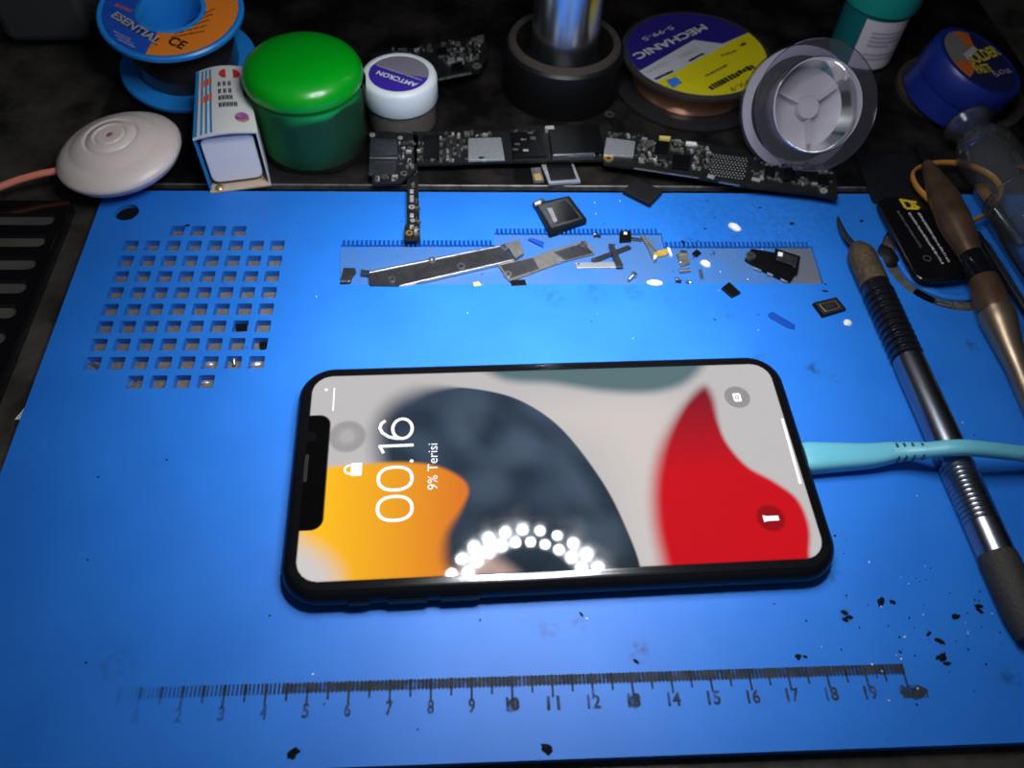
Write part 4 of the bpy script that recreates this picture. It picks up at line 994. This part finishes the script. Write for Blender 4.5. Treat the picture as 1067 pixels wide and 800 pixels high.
# dark sleeve, black card
qa = [at(*q, .0016) for q in ((890, 158), (957, 161), (988, 213), (911, 210))]; c = centroid(qa); c.z = 0
b = MB(); b.prism(round_poly([((w - c).x, (w - c).y) for w in qa], .002), .0002, .0016); solo('dark_sleeve', b, M['sleeve'], TR(c), 'flat dark grey plastic sleeve above the black lettered card', 'sleeve', bev=.0003)
CZ = .0044
qa = [at(*q, CZ) for q in ((911, 205), (985, 203), (1016, 288), (958, 293.5))]; c = centroid(qa); c.z = 0
t = thing('lettered_card', 'black rounded card with a yellow mark and white lettering', 'card', TR(c))
poly = [((w - c).x, (w - c).y) for w in qa]; poly = round_poly(poly, .0055, 8)
b = MB(); b.prism(poly, .0019, CZ); part('card_body', b, M['cardblack'], t, bev=.0008, seg=3)
W = lambda px, py: at(px, py, CZ)
pr = MB(); scribble(pr, W(956, 222), W(989, 275), Z, .0010, rnd, .3, .6, gap=.5); scribble(pr, W(946, 222), W(981, 275), Z, .0010, rnd, .3, .6, gap=.5); part('white_lettering', pr, M['print'], t, world=True)
pr = MB(); scribble(pr, W(934, 220), W(959, 259), Z, .0010, rnd, .3, .7); part('faint_lettering', pr, M['printdim'], t, world=True)
pr = MB(); cq = W(966, 269); pr.lathe([(.0011, .00005), (.0014, .00005)], 20, 0, Matrix.Translation(cq)); part('round_mark', pr, M['printdim'], t, world=True)
ym = MB()
def stroke(mb, A_, B_, w_): 
    d_ = (B_ - A_).normalized(); n_ = Z.cross(d_) * w_ / 2; mb.add([tuple(v + Z * .00006) for v in (A_ - n_, B_ - n_, B_ + n_, A_ + n_)], [(0, 1, 2, 3)])
stroke(ym, W(937, 208), W(955, 211), .0012); stroke(ym, W(939, 209), W(944, 217), .0011); stroke(ym, W(944, 217), W(957, 217.5), .0011); stroke(ym, W(948, 211), W(958, 217), .0013); stroke(ym, W(953, 210), W(950, 216), .0010)
part('yellow_mark', ym, M['yellowmark'], t, world=True)

# amber band
bp_ = [(951, 181), (961, 173), (980, 169.5), (1003, 171), (1024, 178), (1038, 188), (1043, 201), (1036, 215), (1022, 226), (1006, 231), (985, 224), (968, 208), (955, 194)]
P = [at(px, py, .0056 if 3 < i < 9 else .0062) for i, (px, py) in enumerate(bp_)]
def spline_closed(P, k=6):
    out = []; n_ = len(P)
    for i in range(n_):
        p0, p1, p2, p3 = P[i - 1], P[i], P[(i + 1) % n_], P[(i + 2) % n_]
        for j in range(k):
            t_ = j / k; out.append(.5 * (2 * p1 + (p2 - p0) * t_ + (2 * p0 - 5 * p1 + 4 * p2 - p3) * t_ ** 2 + (3 * p1 - p0 - 3 * p2 + p3) * t_ ** 3))
    return out
def spline_open(P, k=8):
    out = []; Q = [P[0] * 2 - P[1]] + list(P) + [P[-1] * 2 - P[-2]]
    for i in range(1, len(Q) - 2):
        p0, p1, p2, p3 = Q[i - 1:i + 3]
        for j in range(k):
            t_ = j / k; out.append(.5 * (2 * p1 + (p2 - p0) * t_ + (2 * p0 - 5 * p1 + 4 * p2 - p3) * t_ ** 2 + (3 * p1 - p0 - 3 * p2 + p3) * t_ ** 3))
    return out + [P[-1]]
b = MB(); b.sweep(spline_closed(P), (.0007, .0013), 8, closed=True, up=Z); solo('amber_band', b, M['band'], Matrix.Identity(4), 'amber rubber band looped around the grimy bronze tool', 'rubber band', smooth=60)

# bronze tool
path = [(956, 153, .0105, .0011), (961, 161, .0105, .0013), (966, 170, .0104, .0016), (967, 173, .0104, .0021), (972, 184, .0102, .0032), (984, 208, .0102, .0052), (994, 230, .0099, .0055), (1003, 248, .0093, .0048), (1012, 266, .0088, .0038)]
band_ = [(1012, 266, .0088, .0041), (1017, 277, .0085, .0044), (1024, 291, .0081, .0044)]
coll = [(1024, 291, .0081, .0045), (1029, 304, .0076, .0051), (1036, 322, .0070, .0052), (1037, 326, .0068, .0050)]
cone = [(1037, 325, .0068, .0056), (1041, 334, .0065, .0055), (1050, 358, .0058, .0042), (1060, 382, .0050, .0035), (1072, 412, .0040, .0033), (1090, 455, .0034, .0032)]
A, Bq = at(*path[0][:3]), at(*cone[-1][:3])
t, x = axis_tool('bronze_tool', 'grimy bronze hand tool with a black waist band lying on the black card', 'hand tool', A, Bq)
def sw(name, pts, mk):
    b = MB(); P = spline_open([at(*q[:3]) for q in pts], 4); R_ = []
    for i in range(len(P)):
        k = i / 4; j = min(int(k), len(pts) - 2); f_ = k - j; R_.append(pts[j][3] * (1 - f_) + pts[j + 1][3] * f_)
    b.sweep(P, R_, 24); return part(name, b, M[mk], t, smooth=50, world=True)
sw('tip', path[:3], 'blackplastic'); sw('bronze_body', path[2:], 'bronze'); sw('waist_band', band_, 'blackgloss'); sw('collar', coll, 'bronze'); sw('tapered_handle', cone, 'bronzeshine')

# thin steel rod
A, Bq = at(1018, 242, .0060), at(1112, 392, .0016)
t, x = axis_tool('steel_rod', 'thin bluish steel rod lying right of the bronze tool', 'rod', A, Bq); L = (Bq - A).length
b = MB(); b.lathe([(0, 0), (.0009, .0002), (.0015, .012), (.0016, L), (0, L)], 20, 0, XAX); part('rod_body', b, M['gunmetal'], t, smooth=40)
b = MB(); b.box((L * .5, 0, .00150), (L * .8, .0010, .0005)); part('bright_face', b, M['gunshine'], t, bev=.0002)

# teal charging cable
PQ = [at(836, 477.8, .0039), at(870, 476.5, .0040), at(905, 475, .0043), at(930, 471.5, .0050)]
t, x = axis_tool('charging_cable', 'teal charging cable plugged into the phone and crossing the scraper pen', 'cable', PQ[0], PQ[-1])
b = MB(); b.sweep([PQ[0] - x * .004, PQ[0]], [(.0033, .0008)] * 2, 16, power=4); part('metal_plug', b, M['steel'], t, world=True, smooth=40)
b = MB(); pts = spline_open(PQ, 6); m_ = len(pts)
rr = [(.0046, .0034)] * m_
for i in range(m_):
    f_ = i / (m_ - 1); rr[i] = (.0047 * (1 - f_) + .0029 * f_, .0034 * (1 - f_) + .0027 * f_)
rr[0] = (.0043, .0031)
b.sweep(pts, rr, 24, power=3.2); plug = part('plug_shell', b, M['cable'], t, world=True, smooth=45)
SR = [at(929, 471.6, .0050), at(945, 470.3, .0064), at(965, 469.2, .0086)]
b = MB(); pts = spline_open(SR, 6); b.sweep(pts, [(.0029 - .0006 * i / (len(pts) - 1), .0027 - .0005 * i / (len(pts) - 1)) for i in range(len(pts))], 20, power=2.6); sr = part('strain_relief', b, M['cable'], t, world=True, smooth=45)
for k in range(4):
    f_ = .12 + k * .24; j = int(f_ * (len(pts) - 1)); c = pts[j]
    r_ = .0029 - .0006 * f_
    for sgn in (-1, 1):
        g_ = MB(); arc = [c + Vector((0, math.cos(a) * r_ * 1.01, math.sin(a) * (r_ - .0002) * 1.01)) for a in ([math.radians(v) for v in (100, 112, 124)] if False else [math.radians(v) for v in ((62, 74, 88) if sgn > 0 else (190, 172, 154, 138))])]
        g_.sweep(arc, (.00055, .00036), 6, up=Vector((1, 0, 0))); part('grip_slot', g_, M['cableslot'], sr, world=True)
CB = [at(963, 469.3, .0084), at(985, 467, .0112), at(1003, 466.3, .0122), at(1025, 468, .0116), at(1067, 473, .0088), at(1120, 480, .0040), at(1200, 500, .0022)]
b = MB(); b.sweep(spline_open(CB, 8), (.0023, .0020), 16, power=2.4); part('cable_lead', b, M['cable'], t, world=True, smooth=50)

# ================================================================== SCRAPS ON THE MAT
RZ = -.0009
def slab(name, pts, z0, th, mk, label, cat, bev=.0001, rnd_=0, group=None):
    W_ = [at(px, py, z0 + th) for px, py in pts]; c = centroid(W_); c.z = 0
    poly = [((w - c).x, (w - c).y) for w in W_]
    if rnd_: poly = round_poly(poly, rnd_, 4)
    b = MB(); b.prism(poly, z0, z0 + th); return solo(name, b, M[mk], TR(c), label, cat, group, bev=bev)
class Plate:
    def __init__(s, name, pts, z, th, mk, label, cat, rnd_=0, holes=()):
        s.z = z + th; W_ = [at(px, py, s.z) for px, py in pts]; s.c = centroid(W_); s.c.z = 0; s.t = thing(name, label, cat, TR(s.c))
        poly = [((w - s.c).x, (w - s.c).y) for w in W_]
        if rnd_: poly = round_poly(poly, rnd_, 4)
        hl = [circle((at(px, py, s.z) - s.c).x, (at(px, py, s.z) - s.c).y, r, 14) for px, py, r in holes]
        me = fill2d(poly, hl, z, s.z); me.materials.append(M[mk]); part('plate', me, None, s.t)
    def eye(s, px, py, r0, r1, mk='steel', h=.0004):
        c = at(px, py, s.z) - s.c; b = MB(); b.lathe([(r0, s.z - .0002), (r0, s.z + h), (r1, s.z + h), (r1, s.z - .0002)], 22, 0, Matrix.Translation((c.x, c.y, 0))); part('eyelet', b, M[mk], s.t, smooth=40)
    def block(s, name, pts, h, mk, dz=0):
        b = MB(); b.prism([((at(px, py, s.z + h) - s.c).x, (at(px, py, s.z + h) - s.c).y) for px, py in pts], s.z + dz, s.z + h); part(name, b, M[mk], s.t, bev=.00008)
P_ = Plate('steel_bracket', [(384, 283.5), (522, 256), (536, 269.5), (415, 297.5), (385, 297)], RZ + .0004, .0012, 'steeldark', 'long dark steel bracket strip with eyelets lying in the parts tray', 'bracket', .0006, [(408, 291, .0005), (480.5, 277.5, .0006), (526, 258, .0006)])
P_.eye(408, 291, .0006, .0013); P_.eye(480.5, 277.5, .0007, .0014); P_.eye(450, 271, .0004, .0012); P_.eye(526, 257.5, .0007, .0014)
P_.block('bright_edge', [(385, 282.4), (521, 255), (521.5, 256.2), (385, 283.8)], .0003, 'steel', -.0012); P_.block('bright_edge', [(416, 296.4), (535.5, 269), (536, 270.5), (416, 298)], .00005, 'steel', -.0012)
P_.block('end_tab', [(527, 254), (541, 250), (546, 263), (537, 269)], .0002, 'tansteel', -.0009)
P_.block('side_tab', [(376, 280.5), (385, 281.5), (385, 285.5), (376, 285)], .0002, 'steeldark', -.0012)
P_ = Plate('shield_plate', [(519, 276), (556, 267.5), (573, 261), (610, 251), (620, 264), (585, 273), (563, 281), (531, 293)], RZ + .0001, .0007, 'tansteel', 'flat two tone steel shield plate in the middle of the parts tray', 'shield plate', .0005)
P_.block('dark_face', [(521, 276), (555.5, 268.5), (562, 280), (532, 290)], .00012, 'steeldark'); P_.block('dark_face', [(577, 262.5), (608, 253), (618, 263.5), (589, 271)], .00012, 'steeldark')
P_.eye(529, 286, .0007, .0014); P_.eye(608, 254.5, .0006, .0013); P_.eye(582, 272, .0006, .0011)
P_ = Plate('connector_piece', [(358, 279), (370, 279), (371, 283), (367, 288), (365, 294), (354, 294.5), (356, 287)], RZ + .0001, .0009, 'steeldark', 'little dark connector piece at the left end of the parts tray', 'connector')
P_.block('bright_face', [(354.5, 291), (364.5, 291), (364, 293), (354, 293)], .0003, 'steel')
slab('steel_strip', [(599, 273.5), (642, 272.5), (650, 278.5), (601, 279)], RZ + .0001, .0004, 'shield', 'thin pale steel strip beneath the crossed pieces', 'strip')
slab('crossed_strut', [(616, 269.5), (655, 255), (658, 258), (619, 273)], RZ + .0006, .0005, 'steeldark', 'dark strut with a small eye lying under the crossing bar', 'strut')
slab('crossing_bar', [(634, 254), (639, 253.5), (650, 277.5), (643, 278)], RZ + .0012, .0005, 'steeldark', 'dark bar laid across the strut and strip', 'bar')
P_ = Plate('camera_module', [(557, 212), (593, 204), (612, 229), (573, 242)], .0001, .0022, 'chip', 'black square camera module with a grey border above the parts tray', 'camera module', .0006)
P_.block('grey_border', [(560, 213.5), (591, 206), (607.5, 227.5), (575, 237.5)], .0002, 'steeldark'); P_.block('black_window', [(571, 213), (590, 208), (604, 226.5), (580, 233)], .0003, 'cardblack')
P_.block('silver_smear', [(570, 217), (575, 216), (581, 230), (577, 231)], .00034, 'shield'); P_.block('plug_tab', [(555, 210.5), (566, 205.5), (568, 209), (559, 214)], .0004, 'steeldark', -.0010)
P_.block('pale_pin', [(557, 211), (563, 208.7), (564, 211), (558, 213)], .0008, 'white')
P_ = Plate('square_button', [(646, 240.5), (657, 240), (658, 249.5), (646, 250.5)], RZ + .0001, .0014, 'chip', 'little black square part with a white dot at the tray back edge', 'button')
P_.block('white_dot', [(650, 241.5), (653.5, 241.5), (653.5, 244), (650, 244)], .0002, 'white'); P_.block('flat_strap', [(657, 246.5), (669, 248.5), (669, 250.5), (657, 249)], -.0006, 'steeldark', -.0011)
b = MB(); b.sweep([at(669, 245, RZ + .0008), at(676, 257, RZ + .0006), at(683, 273, RZ + .0004)], [(.0006, .0004)] * 3, 8); b.sweep([at(671, 247, RZ + .0006), at(682, 258, RZ + .0005), at(684, 262, RZ + .0005)], [(.0004, .0003)] * 3, 8)
solo('bent_clip', b, M['tansteel'], Matrix.Identity(4), 'bent pale metal clip beside the gold flex piece', 'clip', smooth=50)
P_ = Plate('gold_flex', [(679, 265), (686, 261), (694, 259), (698, 262), (693, 266), (686, 267), (682, 270)], RZ + .0001, .0006, 'goldflex', 'crumpled gold coloured flex piece at the middle of the tray', 'flex cable')
P_.block('white_end', [(695, 257), (698, 258), (701, 266), (698, 265)], .0006, 'white', -.0006); P_.block('white_spot', [(681, 266), (684, 265.5), (684, 269), (681, 270)], .0005, 'white', -.0004)
P_ = Plate('tan_contact', [(705, 264), (716, 263), (719, 274), (710, 277)], RZ + .0001, .0008, 'tansteel', 'tan metal contact plate between gold flex and white crumb', 'contact plate')
P_.block('raised_fold', [(709, 260), (716, 261), (716, 264), (709, 264)], .0006, 'steel', -.0008)
def chip(name, c4, mk, label, cat='chip', z0=0., th=.0010, group=None): return slab(name, c4, z0, th, mk, label, cat, .0001, group=group)
chip('black_chip', [(726, 259.5), (731, 263), (726.5, 266.5), (721.5, 263)], 'chip', 'tiny black diamond chip above the white crumb in the tray', z0=RZ)
chip('black_chip', [(760, 293.5), (772, 304.5), (763, 309), (752, 299.5)], 'chip', 'black rectangular chip on the mat in front of the tray')
chip('black_chip', [(532, 292), (547, 291), (549, 297), (533, 298)], 'chip', 'small black chip half under the steel shield plate', z0=RZ)
P_ = Plate('gold_edged_chip', [(847, 315.5), (871.5, 309.5), (882, 322), (857.5, 329.5)], .0001, .0010, 'chip', 'dark chip with a yellow bordered grey centre right of the tray', 'chip', .0002)
P_.block('grey_border', [(849.5, 316), (871, 311), (879.5, 321.5), (858.5, 327.5)], .00010, 'steeldark')
P_.block('gold_border', [(853.5, 317), (870, 313), (875.5, 320), (860.5, 324.5)], .00018, 'gold'); P_.block('black_line', [(854.5, 317.2), (869.6, 313.6), (874.3, 319.7), (860.8, 323.7)], .00024, 'chip'); P_.block('grey_centre', [(856.5, 317.5), (869, 314.6), (872.5, 319.2), (861.5, 322.2)], .0003, 'steeldark')
P_ = Plate('dark_bracket', [(776, 270), (783, 259), (808, 263), (833, 279), (823, 294.5), (800, 284)], RZ + .0002, .0009, 'chip', 'dark stamped bracket at the right end of the parts tray', 'bracket', .0004)
P_.eye(782, 267.5, .0003, .0017, 'steel', .0008)
P_.block('bright_edge', [(785, 277), (794, 280.5), (793.5, 281.8), (784.5, 278.3)], .0002, 'steel', -.0008); P_.block('bright_edge', [(814, 289), (822, 293), (821.5, 294.5), (813.5, 290.5)], .0002, 'steel', -.0008); P_.block('bright_edge', [(800, 283), (806, 285.8), (805.5, 287), (799.5, 284.2)], .0002, 'steel', -.0008)
P_ = Plate('framed_window', [(808, 258.5), (834, 267), (831, 285), (824, 283.5), (825, 277), (806, 271)], RZ + .0013, .0005, 'cardblack', 'small black framed piece resting on the dark bracket', 'frame piece')
P_.block('dusky_face', [(810.5, 261.5), (831.5, 268), (829, 279), (825, 275.5), (809, 270)], .0002, 'steeldark'); P_.block('white_dot', [(811, 262), (816, 263), (815.5, 267), (810.5, 266)], .0005, 'white')
slab('blue_scrap', [(550, 249), (554, 247.5), (567, 252), (566, 257)], RZ, .0008, 'bluescrap', 'small bright blue plastic scrap in the parts tray', 'scrap')
slab('blue_tape', [(800, 327), (805, 324.5), (829, 338.5), (828, 343), (820, 341), (802, 331)], .00003, .0003, 'bluescrap', 'strip of deep blue tape stuck on the mat', 'tape')
slab('yellow_scrap', [(493, 294), (499, 293), (502, 297), (494, 298)], RZ, .0011, 'yellowscrap', 'tiny yellow scrap near the steel bracket', 'scrap')
slab('pink_scrap', [(421, 295), (433, 293), (433, 296), (422, 298)], RZ, .0011, 'pink', 'tiny pinkish scrap under the steel bracket', 'scrap')
def blob(name, px, py, rx_, ry_, rz, z0, h, mk, label, cat, group=None, seed=1, rough=.10):
    rg = random.Random(seed); c = at(px, py, z0 + h * .4); c.z = z0; b = MB(); n_ = 14; vs = []; fs = []
    for j in range(6):
        ph_ = PI / 2 * j / 5; 
        for i in range(n_):
            a = 2 * PI * i / n_; k = math.cos(ph_) * (1 + rg.uniform(-rough, rough)); vs.append((rx_ * k * math.cos(a), ry_ * k * math.sin(a), h * math.sin(ph_) * (1 + rg.uniform(-rough, rough))))
    for j in range(5):
        for i in range(n_): fs.append((j * n_ + i, j * n_ + (i + 1) % n_, (j + 1) * n_ + (i + 1) % n_, (j + 1) * n_ + i))
    fs.append(tuple(range(n_ - 1, -1, -1))); b.add(vs, fs); return solo(name, b, M[mk], TR(c, rz), label, cat, group, smooth=60)
blob('white_crumb', 766, 236, .0027, .0015, -.75, 0, .0013, 'foam', 'oval white crumb on the mat behind the tray', 'crumb', seed=1)
blob('white_crumb', 735.5, 274, .0019, .0014, -.7, RZ, .0012, 'foam', 'oval white crumb inside the tray by the black chip', 'crumb', seed=2)
blob('white_crumb', 682.5, 294, .0027, .0012, -.1, -.0001, .0012, 'foam', 'long white crumb at the front edge of the tray', 'crumb', seed=3)
blob('white_crumb', 883.5, 335.5, .0014, .0013, 0, 0, .0009, 'foam', 'round white crumb beside the gold edged chip', 'crumb', seed=4)
def pin(name, pa, pb, r, z0, mk, label, cat, head=False):
    A_, B_ = at(*pa, z0 + r), at(*pb, z0 + r); x_ = (B_ - A_).normalized(); L_ = (B_ - A_).length
    m_ = Matrix((x_, Z.cross(x_), Z)).transposed().to_4x4(); m_.translation = A_ + Z * (r * .7 if head else 0); b = MB()
    if head: b.lathe([(0, 0), (r * 1.7, 0), (r * 1.7, L_ * .25), (r, L_ * .27)] + [(r * (1 if k % 2 else .8), L_ * (.3 + .07 * k)) for k in range(10)] + [(0, L_)], 16, 0, XAX)
    else: b.lathe([(0, 0), (r, .0001), (r, L_ - .0001), (0, L_)], 14, 0, XAX)
    return solo(name, b, M[mk], m_, label, cat, smooth=40)
pin('steel_pin', (707, 282.5), (719.5, 281.5), .0007, RZ, 'steel', 'short bright steel pin lying crosswise in the tray', 'pin')
pin('steel_pin', (729.5, 281), (731.5, 291), .0006, RZ, 'steel', 'short steel pin lying lengthwise in the tray', 'pin')
pin('tiny_screw', (704.5, 292), (710, 294), .0005, RZ, 'steeldark', 'tiny dark screw, first of the pair in front of the steel pin', 'screw', True)
pin('tiny_screw', (720, 296), (714.5, 293), .0005, RZ, 'steel', 'tiny bright screw, second of the pair in front of the steel pin', 'screw', True)
pin('tiny_screw', (661, 286), (654.5, 293), .0006, RZ, 'steel', 'tiny bright screw in front of the crossed pieces', 'screw', True)
pin('tiny_screw', (619, 245), (626, 247), .0005, RZ, 'steeldark', 'tiny dark screw at the back of the tray', 'screw', True)
# bits fallen into the square holes
HZ = -.0026
slab('metal_sliver', [(90, 376), (93, 375), (103, 381), (101, 383)], HZ, .0006, 'steel', 'bright sliver in the lowest corner hole of the grid', 'sliver')
slab('metal_sliver', [(132, 401), (144, 395), (145, 398), (134, 403)], HZ, .0006, 'steel', 'bright sliver in the front row of holes', 'sliver')
pin('hole_screw', (244, 374), (244.5, 382), .0005, HZ, 'steel', 'bright little screw standing out in a grid hole', 'screw', True)
slab('black_fragment', [(245, 337), (257, 337), (257, 343), (246, 344)], HZ, .0009, 'chip', 'black fragment in a hole, upper of two', 'fragment')
slab('black_fragment', [(270, 356), (278, 356), (278, 362), (271, 363)], HZ, .0009, 'chip', 'black fragment in a hole, lower of two', 'fragment')
blob('silver_lump', 267, 379, .0018, .0011, .3, HZ, .0008, 'shield', 'silvery lump in the lowest hole of the last column', 'lump', seed=8)
blob('silver_lump', 214, 398.5, .0014, .0009, .1, HZ, .0008, 'shield', 'silvery lump in the last hole of the front row', 'lump', seed=9)
blob('silver_lump', 218, 379, .0014, .0010, .1, HZ, .0007, 'shield', 'silvery lump in a hole beside the little screw', 'lump', seed=10)
# groove round the boss
blob('black_foam', 924, 265, .0040, .0056, .3, -.0016, .0028, 'sleeve', 'lump of black foam at the edge of the round groove', 'foam', seed=11)
pin('groove_bit', (945, 283), (951, 276), .0007, -.0016, 'steel', 'bright wire bit in the round groove near the black foam', 'wire bit')
pin('groove_bit', (975, 316), (990, 319.5), .0007, -.0016, 'steel', 'bright wire bit at the front of the round groove', 'wire bit')
slab('groove_strip', [(955, 300), (975, 311), (972, 316), (951, 305)], -.0016, .0012, 'chip', 'short black strip at the front of the round groove', 'strip')
slab('groove_scrap', [(993, 313), (1012, 315), (1010, 325), (996, 323)], -.0016, .0008, 'comp', 'dull grey scrap in the round groove by the bronze tool', 'scrap')
# soot crumbs
crumbs = [(918, 627, .0013), (930.5, 627, .0008), (996, 642, .0011), (1020, 631, .0011), (1021, 636, .0010), (968, 660, .0009), (980, 668, .0012), (983, 684, .0013), (987, 691, .0011), (977, 685, .0007), (832, 684, .0009), (839, 684, .0006), (306, 784, .0017), (569.5, 780, .0014), (880, 638, .0010), (885, 643, .0010), (881, 646, .0008), (860, 303, .0009), (195, 234.6, .0009), (898, 230, .0008), (825, 232.5, .0009), (712, 252, .0010), (1040, 358, .0006), (870, 558, .0004), (792, 216, .0006), (735, 238, .0006), (606, 640, .0007), (663, 689, .0008), (938, 679, .0005), (745, 333, .0005), (860, 296, .0005)]
places = ['long black soot crumb near the charging end of the phone', 'small black soot crumb just right of the long one near the phone', 'black soot crumb left of the knurled end of the scraper pen',
          'upper of two touching soot crumbs by the scraper pen knurled end', 'lower of two touching soot crumbs by the scraper pen knurled end', 'slim soot crumb topmost in the cluster beyond the ruler end',
          'plump soot crumb second in the cluster beyond the ruler end', 'largest soot crumb of the clump at the bottom of that ruler end cluster', 'soot crumb at the foot of the clump beyond the ruler end', 'tiny soot crumb left in the clump beyond the ruler end',
          'soot crumb above the ruler near its 17 mark, larger of two', 'soot crumb above the ruler near its 17 mark, smaller of two', 'black soot crumb at the mat front edge under the ruler 5 mark', 'black soot crumb at the mat front edge under the ruler 11 mark',
          'upper soot crumb of the trio below the phone corner', 'right soot crumb of the trio below the phone corner', 'lowest soot crumb of the trio below the phone corner', 'black soot crumb touching the gold edged chip back corner side', 'black soot crumb beside the topmost square hole',
          'black soot crumb behind the brass end of the scraper pen', 'black soot crumb on the mat behind the dark bracket', 'black soot crumb on the tray back edge near the gold flex', 'tiny soot crumb left of the bronze tool tapered handle', 'tiny soot crumb under the teal cable near the phone',
          'tiny soot crumb behind the tray near the shielded board', 'soot speck left of the oval white crumb behind the tray', 'small soot crumb just below the middle of the phone', 'small soot crumb on the ruler near its 13 mark', 'tiny soot speck above the ruler end near its 20 mark',
          'tiny soot speck in front of the tray near the black chip', 'tiny soot speck between the dark bracket and the gold edged chip']
for i, (px, py, r_) in enumerate(crumbs):
    blob('soot_crumb', px, py, r_ * .95, r_ * random.uniform(.45, .7), random.uniform(-1, 1), 0, r_ * .35, 'grime', places[i], 'crumb', 'soot crumbs on the mat', seed=20 + i, rough=.38)
# fine dust, nobody could count it
db = MB(); rg = random.Random(77)
for _ in range(150):
    px, py = rg.choice(((rg.gauss(720, 60), rg.gauss(260, 35)), (rg.gauss(940, 60), rg.gauss(650, 40)), (rg.uniform(60, 1050), rg.uniform(215, 770))))
    c = at(px, py, 0); r_ = rg.uniform(.00010, .00028)
    if -.152 < c.x < .2 and -.077 < c.y < .122 and not (abs(c.x) < .074 and abs(c.y) < .037): db.box((c.x, c.y, r_ * .4), (r_ * 2, r_ * 1.3, r_), rg.uniform(0, 3), 0 if rg.random() < .75 else 1)
solo('fine_dust', db, [M['grime'], M['foam']], Matrix.Identity(4), 'fine black and white dust specks strewn over the blue mat', 'dust', kind='stuff')
# scraps on the bench by the tray
slab('paper_corner', [(15, 437), (34, 414), (39, 415), (31, 437)], -.0038, .0003, 'paper', 'white torn paper corner poking out beside the blue mat', 'paper')
slab('white_chip', [(77, 168), (83, 158), (93, 168.5)], .0002, .0004, 'foam', 'small white triangular chip beside the milky puck', 'chip')
blob('bench_crumb', 118, 202, .0018, .0012, .2, .0, .0012, 'grime', 'black lump under the front of the milky puck', 'crumb', seed=90)

# ================================================================== LIGHT
wd_ = D.worlds.new('room'); SC.world = wd_; wd_.use_nodes = True
bg = wd_.node_tree.nodes['Background']; bg.inputs[0].default_value = (.66, .78, 1, 1); bg.inputs[1].default_value = .08
SC.view_settings.view_transform = 'Standard'; SC.view_settings.look = 'None'; SC.view_settings.gamma = 1; SC.view_settings.exposure = 0
SC.view_settings.use_curve_mapping = False
